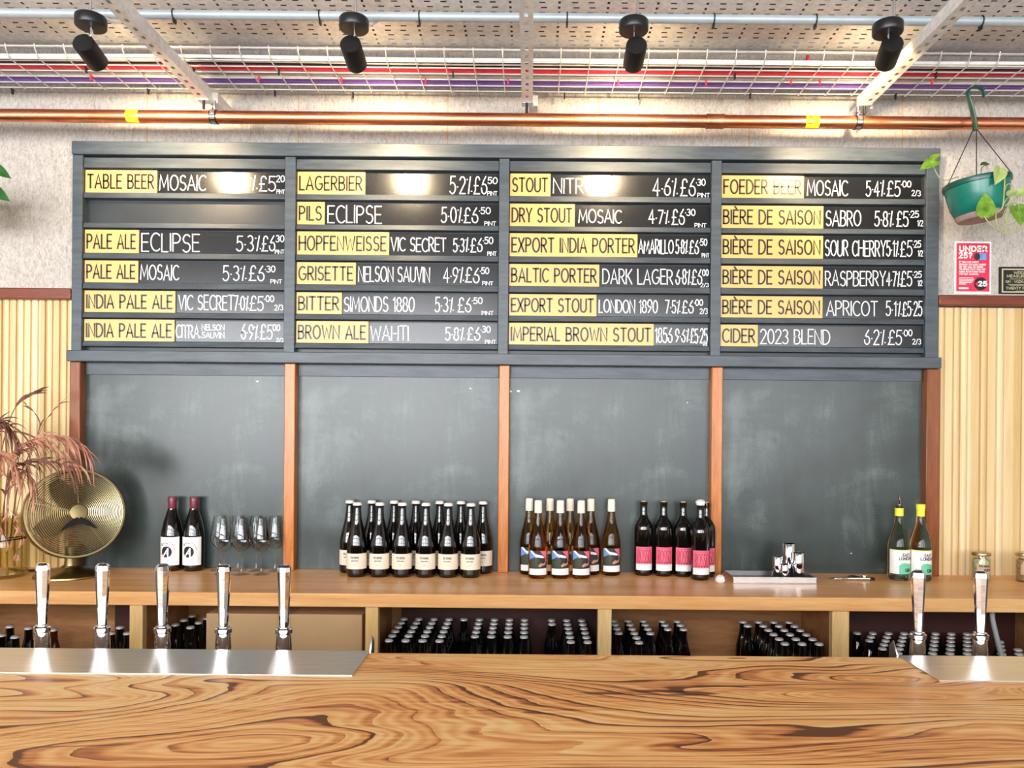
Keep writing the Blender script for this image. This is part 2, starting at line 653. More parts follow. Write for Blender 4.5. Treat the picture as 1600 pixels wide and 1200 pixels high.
GL = {
    'A': (.62, [[(0, 0), (.31, 1), (.62, 0)], [(.1, .32), (.52, .32)]]),
    'B': (.5, [[(0, 0), (0, 1), (.22, 1)] + arc(.22, .765, .23, .235, 80, -90) + [(0, .53)], [(.2, .53)] + arc(.24, .265, .26, .265, 90, -90) + [(0, 0)]]),
    'C': (.56, [arc(.34, .5, .34, .5, 50, 310, 16)]),
    'D': (.58, [[(0, 0), (0, 1), (.18, 1)] + arc(.18, .5, .4, .5, 80, -80) + [(.18, 0), (0, 0)]]),
    'E': (.44, [[(.44, 1), (0, 1), (0, 0), (.44, 0)], [(0, .52), (.38, .52)]]),
    'F': (.42, [[(.42, 1), (0, 1), (0, 0)], [(0, .52), (.36, .52)]]),
    'G': (.64, [arc(.34, .5, .34, .5, 55, 330, 16) + [(.64, .44), (.4, .44)]]),
    'H': (.56, [[(0, 0), (0, 1)], [(.56, 0), (.56, 1)], [(0, .52), (.56, .52)]]),
    'I': (.02, [[(0.01, 0), (0.01, 1)]]),
    'J': (.3, [[(.3, 1), (.3, .2)] + arc(.12, .2, .18, .2, 0, -130, 6)]),
    'K': (.52, [[(0, 0), (0, 1)], [(.5, 1), (.02, .45)], [(.14, .58), (.52, 0)]]),
    'L': (.4, [[(0, 1), (0, 0), (.4, 0)]]),
    'M': (.74, [[(0, 0), (.08, 1), (.37, .2), (.66, 1), (.74, 0)]]),
    'N': (.56, [[(0, 0), (0, 1), (.56, 0), (.56, 1)]]),
    'O': (.66, [arc(.33, .5, .33, .5, 90, 450, 20)]),
    'P': (.48, [[(0, 0), (0, 1), (.2, 1)] + arc(.2, .74, .27, .26, 80, -90) + [(0, .48)]]),
    'Q': (.68, [arc(.33, .5, .33, .5, 90, 450, 20), [(.42, .25), (.68, -.05)]]),
    'R': (.5, [[(0, 0), (0, 1), (.2, 1)] + arc(.2, .74, .26, .26, 80, -90) + [(0, .48)], [(.2, .48), (.5, 0)]]),
    'S': (.5, [arc(.26, .75, .22, .25, 35, 250, 10) + arc(.25, .26, .24, .26, 75, -145, 10)]),
    'T': (.52, [[(0, 1), (.52, 1)], [(.26, 1), (.26, 0)]]),
    'U': (.54, [[(0, 1), (0, .28)] + arc(.27, .28, .27, .28, 180, 360, 10) + [(.54, 1)]]),
    'V': (.58, [[(0, 1), (.29, 0), (.58, 1)]]),
    'W': (.84, [[(0, 1), (.2, 0), (.42, .85), (.64, 0), (.84, 1)]]),
    'X': (.54, [[(0, 1), (.54, 0)], [(.54, 1), (0, 0)]]),
    'Y': (.54, [[(0, 1), (.27, .5), (.54, 1)], [(.27, .5), (.27, 0)]]),
    'Z': (.5, [[(0, 1), (.5, 1), (0, 0), (.5, 0)]]),
    '0': (.52, [arc(.26, .5, .26, .5, 90, 450, 18)]),
    '1': (.2, [[(0, .82), (.18, 1), (.18, 0)]]),
    '2': (.48, [arc(.23, .74, .23, .26, 165, -25, 10) + [(0, 0), (.48, 0)]]),
    '3': (.46, [arc(.2, .76, .21, .24, 140, -80, 10) + arc(.2, .26, .25, .26, 80, -145, 10)]),
    '4': (.52, [[(.36, 0), (.36, 1), (0, .3), (.52, .3)]]),
    '5': (.46, [[(.44, 1), (.07, 1), (.03, .56)] + arc(.2, .32, .26, .32, 110, -145, 12)]),
    '6': (.48, [[(.38, 1), (.16, .7), (.03, .4)] + arc(.24, .28, .24, .28, 165, 520, 16)]),
    '7': (.46, [[(0, 1), (.46, 1), (.14, 0)]]),
    '8': (.48, [arc(.24, .76, .2, .24, -90, 270, 14), arc(.24, .26, .24, .26, 90, 450, 14)]),
    '9': (.48, [[(.1, 0), (.34, .3), (.46, .6)] + arc(.24, .72, .24, .28, -15, -375, 16)]),
    '£': (.5, [arc(.3, .76, .18, .24, 15, 180, 8) + [(.12, .5), (.12, .2), (0, .01), (.5, .01)], [(0, .48), (.34, .48)]]),
    '%': (.44, [[(.13, 0), (.31, 1)], dot(.03, .84), dot(.41, .14)]),
    '/': (.3, [[(0, -.02), (.3, 1.02)]]),
    '·': (.1, [dot(.05, .42)]),
    '.': (.06, [dot(.03, .03)]),
    '-': (.24, [[(0, .48), (.24, .48)]]),
    '?': (.44, [arc(.2, .76, .21, .24, 165, -50, 10) + [(.2, .44), (.2, .28)], dot(.2, .03)]),
    '<': (.4, [[(.4, .9), (0, .5), (.4, .1)]]),
    ' ': (.24, []),
}
GL['È'] = (GL['E'][0], GL['E'][1] + [[(.12, 1.26), (.28, 1.1)]])


def ribbon(mb, pts, hw, mapf):
    closed = len(pts) > 3 and (Vector(pts[0]) - Vector(pts[-1])).length < 1e-6
    q = [Vector(p) for p in (pts[:-1] if closed else pts)]
    q = [p for i, p in enumerate(q) if i == 0 or (p - q[i - 1]).length > 1e-7]
    step = getattr(mapf, 'step', 0)
    if step:
        z = []
        for p0, p1 in zip(q, q[1:] + (q[:1] if closed else [])):
            m = max(1, int((p1 - p0).length / step + .5))
            z += [p0 + (p1 - p0) * k / m for k in range(m)]
        q = z if closed else z + [q[-1]]
    n = len(q)
    if n < 2:
        return
    if not closed:
        q[0] = q[0] + (q[0] - q[1]).normalized() * hw * 0.7
        q[-1] = q[-1] + (q[-1] - q[-2]).normalized() * hw * 0.7
    L, R = [], []
    for i in range(n):
        a = (q[i] - q[i - 1]) if (i > 0 or closed) else (q[1] - q[0])
        b = (q[(i + 1) % n] - q[i]) if (i < n - 1 or closed) else a
        a, b = a.normalized(), b.normalized()
        na, nb = Vector((-a.y, a.x)), Vector((-b.y, b.x))
        m = na + nb
        if m.length < 0.25:
            m = na
        m.normalize()
        k = min(1.0 / max(m.dot(na), 0.3), 1.9)
        L.append(mapf(*(q[i] + m * hw * k)))
        R.append(mapf(*(q[i] - m * hw * k)))
    vs, fs = L + R, []
    for i in range(n if closed else n - 1):
        j = (i + 1) % n
        fs.append((i, n + i, n + j, j))
    mb.add(vs, fs)


def letters(mb, txt, x0, x1, z0, z1, hw, mapf, wob=0.0, rng=None, gap=0.17):
    W = 0
    lay = []
    for ch in txt:
        w, st = GL[ch]
        lay.append((W, w, st))
        W += w + gap
    W -= gap
    sx = (x1 - x0) / max(W, 1e-6)
    for ox, w, st in lay:
        dz = rng.uniform(-wob, wob) if wob else 0
        kz = 1 + (rng.uniform(-wob, wob) if wob else 0)
        sh = rng.uniform(-wob, wob) if wob else 0
        for s in st:
            pts = [(x0 + (ox + x + sh * (y - .5)) * sx, z0 + (dz + y * kz) * (z1 - z0)) for x, y in s]
            ribbon(mb, pts, hw, mapf)


def flat(Y):
    return lambda x, z: Vector((x, Y, z))


def round_(r):
    return lambda x, z: Vector((r * math.sin(x / r), -r * math.cos(x / r), z))

# ------------------------------------------------------------------ the setting
YW, YP, YF = 3.06, 3.04, 3.0            # back wall, chalkboard face, front of the frame and posts
TOP = 0.92                               # height of the back worktop
BAR = 1.0775                             # height of the bar
X0, X1, Y0, Z1 = ROOM['x0'], ROOM['x1'], ROOM['y0'], ROOM['z1']


def struct(name, mb, m, **kw):
    return mb.solo(name, m, None, None, kind='structure', **kw)


struct('floor', MB().box(X0, X1, Y0, YW, -0.1, 0), M['floor'])
struct('ceiling', MB().box(X0 - .1, X1 + .1, Y0 - .1, YW + .1, Z1, Z1 + .1), M['ceiling'])  # unseen; set low and dark so the tray holes come out dark
struct('wall_back', MB().box(X0 - .1, X1 + .1, YW, YW + 0.12, 0, Z1), M['wall'])
struct('wall_left', MB().box(X0 - .12, X0, Y0, YW, 0, Z1), M['plaster'])
struct('wall_right', MB().box(X1, X1 + .12, Y0, YW, 0, Z1), M['plaster'])
w = MB()
xs = [X0] + [x for ab in WINDOWS for x in ab] + [X1]
for a, b in zip(xs[0::2], xs[1::2]):
    w.box(a, b, Y0 - .15, Y0, 0, Z1)
for a, b in WINDOWS:
    w.box(a, b, Y0 - .15, Y0, 0, WIN_Z[0]).box(a, b, Y0 - .15, Y0, WIN_Z[1], Z1)
struct('wall_front', w, M['plaster'])
for i, (a, b) in enumerate(WINDOWS):
    w = MB()
    for x in (a + .03, (2 * a + b) / 3, (a + 2 * b) / 3, b - .03):
        w.box(x - .03, x + .03, Y0 - .12, Y0 - .05, *WIN_Z)
    for z in (WIN_Z[0] + .03, WIN_Z[0] + .7, WIN_Z[0] + 1.35, WIN_Z[1] - .03):
        w.box(a, b, Y0 - .115, Y0 - .055, z - .03, z + .03)
    struct('window_%d' % (i + 1), w, M['win_frame'])
# joints between the boards of the wall
for i, px in enumerate((-6, 229.5, 466, 699.5, 935, 1171, 1410)):
    x = PX(px, 205, YW)
    struct('trim_%d' % (i + 1), MB().box(x - .0022, x + .0022, YW - .0015, YW + .01, 1.95, 3.3), M['joint'])

# menu board outline, from the photograph
BX = [112, 128, 444, 461, 779, 795, 1111, 1127, 1447, 1467]
bx = [PX(px, 400, YF) for px in BX]
bz_top, bz_rail, bz_low, bz_bot = PZ(227, YF), PZ(248, YF), PZ(553.5, YF), PZ(571, YF)
PXS = [(107, 124), (443, 460), (778.5, 795), (1111, 1128.5), (1447, 1469)]

# dado rails and reeded panelling either side of the menu board
for i, (a, b, py, px) in enumerate(((X0, bx[0] - .003, (449.5, 467), 50), (bx[9] + .003, X1, (461, 477), 1535))):
    z1, z0 = PZ(py[0], YF, px), PZ(py[1], YF, px)
    struct('trim_%d' % (i + 8), MB().box(a, b, YF, YW, z0, z1), M['dado'], bevel=.004)
zd = PZ(468, YF, 50)


def reed_panel(name, a, b, pitches, m):
    prof = [(a, YW)]
    x, k = a, 0
    while x < b:
        p = pitches[k % len(pitches)]
        if p > 0.03:
            prof += [(x + .001, YP), (x + .003, YP - .006), (x + p - .003, YP - .006), (x + p - .001, YP)]
        else:
            prof += [(x + .0008, YP + .002)] + [(x + p * t, YP - .004 - .008 * math.sin(math.pi * t) ** .6) for t in (.12, .3, .5, .7, .88)] + [(x + p - .0008, YP + .002)]
        x += p
        k += 1
    prof += [(prof[-1][0], YW)]
    n = len(prof)
    mb = MB().add([(x, y, .8) for x, y in prof] + [(x, y, zd + .004) for x, y in prof], [(k, k + 1, n + k + 1, n + k) for k in range(n - 1)])
    struct(name, mb, m, smooth=25)


pl = [PX(px, 700, YF) for px in (107, 1469)]
reed_panel('trim_10', X0, pl[0] - .028, [.0285, .0285, .0285, .0285], M['reed'])
reed_panel('trim_11', pl[1] + .004, X1, [.028, .034, .027, .03, .05, .028, .036, .03, .07, .046], M['reed_wide'])

# ------------------------------------------------------------------ menu board
board = thing('menu_board', 'big slate grey menu board with four columns of beer names', 'menu board', (0, YF, bz_bot))
w = MB()
w.box(bx[0] + .004, bx[9] - .004, YF + .034, YW - .001, bz_bot + .005, bz_top - .002)
w.part('back_panel', M['slot'], board)
for i in range(5):
    MB().box(bx[2 * i], bx[2 * i + 1], YF, YF + .036, bz_low - .001, bz_rail).part('stile', M['board'], board, bevel=.002)
MB().box(bx[0], bx[9], YF - .008, YF + .036, bz_rail + .0005, bz_top).part('top_rail', M['board'], board, bevel=.003)
MB().box(bx[0] - .008, bx[9] + .006, YF - .016, YF + .036, bz_bot, bz_low).part('bottom_rail', M['board'], board, bevel=.003)
# the rows, in photograph lines at the middle of the board: (strip top, strip bottom)
ROWS = [(269.5, 304.6), (316.8, 352), (363.3, 399.4), (411.5, 446), (458.8, 492.7), (504, 538)]
LIPS = [(250.5, 267.5)] + [(ROWS[i][1] + .4, ROWS[i + 1][0] - 2.0) for i in range(5)] + [(538.4, 547)]
YS, YN = YF + .021, YF + .017             # faces of the slate strips and of the name signs
for c in range(4):
    xa, xb = bx[2 * c + 1] + .001, bx[2 * c + 2] - .001
    for k, (p0, p1) in enumerate(LIPS):
        z1, z0 = PZ(p0, YF), PZ(p1, YF)
        mb = MB().add([(x, y, z) for x in (xa, xb) for y, z in ((YF + .004, z0 + .002), (YF + .009, z1), (YF + .033, z1), (YF + .033, z0))],
                      [(0, 4, 5, 1), (1, 5, 6, 2), (2, 6, 7, 3), (3, 7, 4, 0), (0, 1, 2, 3), (7, 6, 5, 4)])
        mb.part('lip', M['board'], board, bevel=.0015)

MENU = [
    (100, 210, .3, [
        (0, 'TABLE BEER', 90, 482, [('MOSAIC', 495, 735, 0), ('%', 970, 1003, 0), ('£5', 1015, 1098, 0), ('20', 1104, 1145, 1), ('PINT', 1105, 1147, 2)]),
        (2, 'PALE ALE', 90, 390, [('ECLIPSE', 405, 705, 3), ('5·3%', 900, 1025, 0), ('£6', 1032, 1098, 0), ('30', 1104, 1145, 1), ('PINT', 1100, 1147, 2)]),
        (3, 'PALE ALE', 90, 388, [('MOSAIC', 400, 598, 0), ('5·3%', 830, 950, 0), ('£6', 967, 1043, 0), ('·30', 1048, 1100, 1), ('PINT', 1078, 1135, 2)]),
        (4, 'INDIA PALE ALE', 88, 583, [('VIC SECRET', 600, 885, 0), ('7·0%', 890, 965, 0), ('£5', 972, 1040, 0), ('·00', 1045, 1095, 1), ('2/3', 1100, 1143, 4)]),
        (5, 'INDIA PALE ALE', 85, 580, [('CITRA.', 588, 716, 5), ('NELSON', 722, 838, 6), ('SAUVIN', 722, 838, 7), ('6·9%', 928, 1016, 0), ('£5', 1027, 1088, 0), ('00', 1092, 1128, 1), ('2/3', 1110, 1147, 2)])]),
    (440, 210, .3, [
        (0, 'LAGERBIER', 77, 432, [('5·2%', 875, 988, 3), ('£6', 1000, 1066, 3), ('50', 1072, 1120, 1), ('PINT', 1070, 1120, 2)]),
        (1, 'PILS', 77, 223, [('ECLIPSE', 240, 518, 3), ('5·0%', 832, 940, 0), ('£6', 950, 1020, 0), ('·50', 1026, 1085, 1), ('PINT', 1056, 1114, 2)]),
        (2, 'HOPFENWEISSE', 77, 560, [('VIC SECRET', 570, 855, 5), ('5·3%', 895, 975, 5), ('£6', 986, 1044, 5), ('·50', 1048, 1100, 1), ('PINT', 1073, 1118, 2)]),
        (3, 'GRISETTE', 77, 388, [('NELSON SAUVIN', 402, 772, 0), ('4·9%', 845, 950, 0), ('£6', 960, 1030, 0), ('·50', 1034, 1080, 1), ('PINT', 1048, 1102, 2)]),
        (4, 'BITTER', 77, 317, [('SIMONDS 1880', 328, 693, 0), ('5·3%', 803, 898, 0), ('£6', 922, 988, 0), ('·50', 993, 1047, 1), ('PINT', 1046, 1105, 2)]),
        (5, 'BROWN ALE', 77, 457, [('WAI-ITI', 468, 663, 0), ('5·8%', 858, 955, 5), ('£6', 972, 1036, 5), ('·30', 1040, 1090, 1), ('PINT', 1064, 1119, 2)])]),
    (780, 220, .29167, [
        (0, 'STOUT', 55, 272, [('NITRO', 288, 510, 0), ('4·6%', 822, 952, 3), ('£6', 970, 1047, 3), ('·30', 1051, 1100, 1), ('PINT', 1060, 1124, 2)]),
        (1, 'DRY STOUT', 55, 403, [('MOSAIC', 425, 652, 5), ('4·7%', 800, 908, 5), ('£6', 925, 990, 0), ('·30', 994, 1047, 1), ('PINT', 1046, 1107, 2)]),
        (2, 'EXPORT INDIA PORTER', 55, 740, [('AMARILLO', 747, 932, 5), ('5·8%', 946, 1010, 5), ('£6', 1020, 1067, 5), ('·50', 1071, 1112, 1), ('PINT', 1086, 1124, 2)]),
        (3, 'BALTIC PORTER', 55, 537, [('DARK LAGER', 556, 930, 0), ('6·8%', 948, 1026, 0), ('£6', 1034, 1086, 0), ('00', 1090, 1121, 1), ('2/3', 1081, 1123, 2)]),
        (4, 'EXPORT STOUT', 55, 523, [('LONDON 1890', 538, 850, 5), ('7·5%', 893, 972, 5), ('£6', 984, 1042, 5), ('·00', 1046, 1092, 1), ('2/3', 1078, 1118, 4)]),
        (5, 'IMPERIAL BROWN STOUT', 55, 831, [('1856', 840, 930, 0), ('9·6%', 948, 1022, 5), ('£5·25', 1030, 1118, 0), ('1/2', 1094, 1117, 2)])]),
    (1110, 220, .30833, [
        (0, 'FOEDER BEER', 57, 470, [('MOSAIC', 488, 692, 0), ('5·4%', 787, 880, 0), ('£5', 894, 958, 0), ('·00', 962, 1013, 1), ('2/3', 1018, 1062, 4)]),
        (1, 'BIÈRE DE SAISON', 57, 570, [('SABRO', 584, 760, 0), ('5·8%', 832, 925, 0), ('£5', 943, 1000, 0), ('·25', 1004, 1053, 1), ('1/2', 1048, 1075, 4)]),
        (2, 'BIÈRE DE SAISON', 57, 570, [('SOUR CHERRY', 581, 887, 0), ('5·1%', 893, 954, 0), ('£5', 963, 1021, 0), ('·25', 1025, 1065, 1), ('1/2', 1052, 1075, 4)]),
        (3, 'BIÈRE DE SAISON', 57, 570, [('RASPBERRY', 584, 888, 0), ('4·7%', 894, 962, 0), ('£5', 967, 1021, 0), ('·25', 1026, 1070, 1), ('1/2', 1052, 1074, 4)]),
        (4, 'BIÈRE DE SAISON', 57, 570, [('APRICOT', 591, 848, 0), ('5·1%', 893, 970, 0), ('£5·25', 977, 1074, 0)]),
        (5, 'CIDER', 55, 243, [('2023 BLEND', 258, 608, 0), ('6·2%', 784, 890, 0), ('£5', 906, 972, 0), ('·00', 976, 1025, 1), ('2/3', 1028, 1070, 4)])]),
]
SIZES = {0: (.16, .82, .0022), 1: (.56, .84, .0018), 2: (.04, .21, .0012), 3: (.1, .86, .0022), 4: (.18, .42, .0014), 5: (.2, .78, .0022), 6: (.56, .82, .0017), 7: (.2, .46, .0017)}
rng = random.Random(11)
for c, (ox, oy, sc, rows) in enumerate(MENU):
    for r, name, a, b, bits in rows:
        z1, z0 = PZ(ROWS[r][0], YF), PZ(ROWS[r][1], YF)
        xa, xb = bx[2 * c + 1] + .002, bx[2 * c + 2] - .002
        pxm = lambda q: PX(ox + q * sc, 400, YS)
        hand = bits[0][0]
        abv = [q[0] for q in bits if q[0].endswith('%') and len(q[0]) > 1]
        what = ' '.join(q[0] for q in bits if q[3] in (0, 3, 5, 6, 7) and '%' not in q[0] and '£' not in q[0]).replace('.', '')
        strip_words = ('slate strip chalked %s' % what if what else 'slate strip without a chalked name') + ' beside the %s sign' % name
        s = MB().box(xa, xb, YS, YS + .011, z0 + .001, z1 - .001).solo('slate_strip', M['strip'], strip_words, 'menu strip', (xa, YS, z0), 'chalked strips of the menu board', bevel=.0008)
        ORIGIN[s.name] = Vector((xa, YS, z0))
        mb, mb2 = MB(), MB()
        h = z1 - z0
        for txt, p, q, size in bits:
            lo, hi, hw = SIZES[size]
            letters(mb2 if '%' in txt or '£' in txt or size in (1, 2, 4) else mb, txt, pxm(p), pxm(q), z0 + lo * h, z0 + hi * h, hw, flat(YS - .0006), .025, rng, .15)
        if mb.v:
            mb.part('chalk_lettering', M['chalk'], s, smooth=0, fix=False)
        mb2.part('price_lettering', M['chalk'], s, smooth=0, fix=False)
        ya, yb = xa, PX(ox + b * sc, 400, YN)
        beside = 'beside the chalked %s' % what if what else 'at the head of its column'
        s = MB().box(ya - .0, yb, YN - .002, YS - .0008, z0 + .0005, z1 + .001).solo('name_sign', M['yellow'], 'cream yellow sign reading %s %s' % (name, beside), 'sign', (ya, YN, z0), 'yellow beer signs of the menu board', bevel=.0008)
        ORIGIN[s.name] = Vector((ya, YN, z0))
        mb = MB()
        letters(mb, name, ya + .010, yb - .013, z0 + .2 * h, z0 + .8 * h, .0034, flat(YN - .0026), 0, None, .2)
        mb.part('lettering', M['ink'], s, smooth=0, fix=False)

# ------------------------------------------------------------------ posts and chalkboards below
names = ['wooden post at the reeded panel behind the fan', 'wooden post between wine glasses and cream labelled beer bottles', 'wooden post between cream labelled bottles and amber wine', 'wooden post between pink labelled wine and steel measures', 'dark wooden post behind the gin bottles']
for (a, b), nm in zip(PXS, names):
    xa, xb = PX(a, 740, YF), PX(b, 740, YF)
    MB().box(xa, xb, YF, YW - .001, TOP, bz_bot - .0005).solo('timber_post', M['post_dark' if a < 200 or a > 1400 else 'post'], 'red brown ' + nm, 'post', ((xa + xb) / 2, YF, TOP), 'posts under the menu board', bevel=.003)
names = ['dark green chalkboard behind the fan and wine glasses', 'smudged chalkboard behind the cream labelled beer bottles', 'grey chalkboard with wiped smears behind amber and pink wines', 'plain chalkboard behind the steel measures and gin']
for k in range(4):
    xa, xb = PX(PXS[k][1], 740, YF) + .0005, PX(PXS[k + 1][0], 740, YF) - .0005
    ch = thing('chalkboard', names[k], 'chalkboard', ((xa + xb) / 2, YP, TOP), 'chalkboards under the menu board')
    MB().box(xa, xb, YP, YW - .001, TOP + .001, bz_bot - .001).part('slate_panel', M['chalkboard'], ch)
    for q, (mx, my, mr) in enumerate(((735, 607, .003), (798, 611.5, .004), (810, 611, .005), (1330, 864.5, .0022), (1074, 629, .002), (402, 596, .004))):
        if PXS[k][1] < mx < PXS[k + 1][0]:
            c_ = P(mx, my, YP - .0006)
            MB().add([(c_.x + mr * 1.3 * math.cos(w_), c_.y, c_.z + mr * .8 * math.sin(w_)) for w_ in [j * math.pi / 6 for j in range(12)]], [tuple(range(12))]).part('chalk_mark', M['chalk'], ch, fix=False)
    zz = PZ(591, YP)
    MB().box(xa + .002, xb - .002, YP - .006, YP - .0003, zz, bz_bot - .001).part('head_rail', M['board'], ch, bevel=.001)

# ------------------------------------------------------------------ back bar: worktop and shelving
YC = 2.58
worktop = MB().box(X0 + .02, X1 - .02, YC, YW - .001, TOP - .046, TOP).solo('worktop', M['counter'], 'long pale oak worktop carrying bottles, glasses and fan', 'worktop', (0, YC, TOP - .046), bevel=.004)
UB = TOP - .0465
shelv = thing('shelving_unit', 'oak and plywood bottle shelving under the long worktop', 'shelves', (0, YC, 0))
MB().box(X0 + .02, X1 - .02, 3.01, 3.035, 0, UB).part('back_panel', M['shelf'], shelv)
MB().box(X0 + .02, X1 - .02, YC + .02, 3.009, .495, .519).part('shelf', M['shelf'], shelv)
MB().box(X0 + .02, X1 - .02, YC + .03, 3.009, .05, .075).part('shelf', M['shelf'], shelv)
MB().box(X0 + .02, X1 - .02, YC + .05, 3.009, 0, .049).part('plinth', M['shelf_dark'], shelv)
for a, b in ((202, 222.5), (570.5, 590.5), (934, 955.5), (1300.5, 1327), (-190, -170), (1690, 1712)):
    xa, xb = PX(a, 990, YC + .014), PX(b, 990, YC + .014)
    p = MB().box(xa, xb, YC + .014, YC + .045, 0, UB).part('upright', M['shelf_post'], shelv, bevel=.002)
    da, db = (xa, xa + .016) if a < 830 else (xb - .016, xb)
    MB().box(da, db, YC + .046, 3.009, .52, UB).part('divider', M['shelf'], shelv)
xa, xb = PX(595, 980, 2.99), PX(930, 980, 2.99)
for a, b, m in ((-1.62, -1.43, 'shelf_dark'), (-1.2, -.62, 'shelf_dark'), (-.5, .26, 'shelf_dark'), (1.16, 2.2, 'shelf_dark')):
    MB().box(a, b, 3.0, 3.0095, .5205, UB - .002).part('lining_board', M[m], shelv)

# ------------------------------------------------------------------ front bar
bar = thing('bar_counter', 'figured bar counter of swirling brown grain with steel ends', 'bar', (0, 1.0, 0))
YB = CZ - BAR
yb_back = YB * F / (1022.0 - CY)
MB().box(X0 + .6, X1 - .6, .55, yb_back, BAR - .06, BAR).part('bar_top', M['bar'], bar, bevel=.002)
MB().box(X0 + .62, X1 - .62, .72, yb_back - .16, 0, BAR - .0605).part('bar_front', M['shelf_dark'], bar)
ysp = YB * F / (1057 - CY + 2.4)
for nm, a, b, gx in (('brushed steel plate at the fan end of the bar', X0 + .65, P(550, 1057, ysp).x, -1), ('brushed steel plate at the gin end of the bar', P(1467, 1070, ysp).x, X1 - .65, 1)):
    pl_ = thing('steel_plate', nm, 'steel plate', ((a + b) / 2, ysp, BAR), 'steel plates on the bar')
    MB().box(a, b, ysp, yb_back + .004, BAR + .0003, BAR + .0022).part('plate', M['brushed'], pl_)
    MB().box(a, b, yb_back + .0005, yb_back + .004, BAR - .11, BAR + .0002).part('rear_skirt', M['brushed'], pl_)
    x = b if gx < 0 else a
    MB().add([(x + s, y, z) for s in (-.0012, .0012) for y, z in ((yb_back + .0045, BAR - .1), (yb_back + .0045, BAR + .002), (yb_back + .02, BAR + .024), (yb_back + .034, BAR + .012), (yb_back + .034, BAR - .1))],
             [(0, 1, 2, 3, 4), (9, 8, 7, 6, 5)] + [(k, (k + 1) % 5, 5 + (k + 1) % 5, 5 + k) for k in range(5)]).part('end_fin', M['satin'], pl_)

# chrome taps behind the bar
YT = yb_back + .065
order = ['nearest the fan, first of five', 'second of five from the fan', 'third of five from the fan', 'fourth of five from the fan', 'fifth of five, in front of the cardboard box', 'below the gin bottles', 'below the hop jar']


def make_tap(loc, label):
    x, y, z = loc
    t = thing('beer_tap', label, 'beer tap', loc, 'chrome beer taps')
    S8 = Matrix.Translation((x, y, z)) @ Matrix.Diagonal((1, .8, 1, 1))
    hd = [(0.0, .021), (.0085, .021), (.0098, .05), (.0128, .108), (.0133, .121), (.0122, .129), (.0075, .1335), (0, .134)]
    MB().lathe(hd, 8, M=S8, a0=math.pi / 8).part('handle', M['chrome'], t, smooth=0, bevel=.0012)
    MB().lathe([(0, .008), (.0105, .008), (.0152, .0095), (.0152, .0165), (.0118, .019), (.0118, .0205), (.0105, .0208), (0, .0208)], 20, M=S8).part('collar', M['chrome'], t)
    b = MB().lathe([(0, -.13), (.0105, -.13), (.0115, -.06), (.014, -.04), (.0142, -.012), (.0128, .0075), (0, .0075)], 20, M=S8)
    b.part('faucet_body', M['chrome'], t)
    MB().lathe([(0, 0), (.011, 0), (.011, YT - yb_back - .0103), (0, YT - yb_back - .0103)], 14, M=Matrix.Translation((x, y - .006, z - .05)) @ Matrix.Rotation(math.pi / 2, 4, 'X')).part('shank', M['chrome'], t)
    return t


zt = CZ - (990 - CY) / F * YT
taps = [(66, 990.5), (159.5, 990.5), (253.5, 990.5), (349, 992), (443.5, 991.5), (1434, 999), (1531.5, 999)]
for (px, py), nm in zip(taps, order):
    q = P(px, py, YT)
    make_tap((q.x, YT, zt - .012), 'polished chrome beer tap ' + nm)

# cardboard box on the shelf
a, b = P(322, 962, 2.68), P(566, 962, 2.68)
box = thing('cardboard_box', 'plain brown cardboard box filling a bay of the shelving', 'box', ((a.x + b.x) / 2, 2.8, .5195))
MB().box(a.x, b.x, 2.68, 2.96, .5195, .826).part('carton', M['card'], box, bevel=.003)
MB().box((a.x + b.x) / 2 - .025, (a.x + b.x) / 2 + .025, 2.6795, 2.961, .75, .8266).part('tape', M['card_tape'], box)

# ------------------------------------------------------------------ overhead: tray, conduit, channel struts, basket, pipe
ZT = 1.38 + CZ
yt0, yt1 = 1.95, 2.77
tray = thing('cable_tray', 'wide perforated galvanised cable tray overhead', 'cable tray', (0, yt1, ZT))
px_, py_ = .0525, .0295
mb = MB()
nx, ny = 112, int((yt1 - .012 - yt0) / py_)
xs0 = -nx * px_ / 2
for i in range(nx):
    for j in range(ny):
        cx, cy = xs0 + (i + .5) * px_, yt1 - .012 - (j + .5) * py_
        hx, hy = (.0040, .0064) if i % 3 == 0 else (.0098, .0036)
        ox = .006 if j % 2 and i % 3 else 0
        cxx = cx + (ox - .003 if i % 3 else 0)
        o = [(cx - px_ / 2, cy - py_ / 2, ZT), (cx + px_ / 2, cy - py_ / 2, ZT), (cx + px_ / 2, cy + py_ / 2, ZT), (cx - px_ / 2, cy + py_ / 2, ZT)]
        h = [(cxx - hx, cy - hy, ZT), (cxx + hx, cy - hy, ZT), (cxx + hx, cy + hy, ZT), (cxx - hx, cy + hy, ZT)]
        mb.add(o + h, [(0, 1, 5, 4), (1, 2, 6, 5), (2, 3, 7, 6), (3, 0, 4, 7)])
mb.part('perforated_bed', M['galv'], tray, smooth=0, fix=False)
MB().box(xs0, -xs0, yt1 - .012, yt1, ZT - .0006, ZT + .001).box(xs0, -xs0, yt1 - .0015, yt1, ZT + .001, ZT + .05).part('edge_flange', M['galv'], tray, smooth=0)

YCON = 2.46
zc = PZ(27.5, YCON)
con = thing('conduit', 'grey round conduit running under the perforated tray', 'conduit', (0, YCON, zc))
MB().tube([(-3, YCON, zc), (3, YCON, zc)], .0145, 16).part('pipe', M['conduit'], con)
for px in (272, 500, 655.5, 886, 1115, 1274, 1533):
    x = PX(px, 27, YCON)
    mb = MB().tube([(x, YCON + .0165 * math.cos(a), zc + .0165 * math.sin(a)) for a in [k * math.pi / 10 for k in range(20)]], .0022, 6, closed=True)
    mb.box(x - .003, x + .003, YCON - .005, YCON + .012, zc - .026, zc - .014)
    mb.part('cable_tie', M['black'], con)

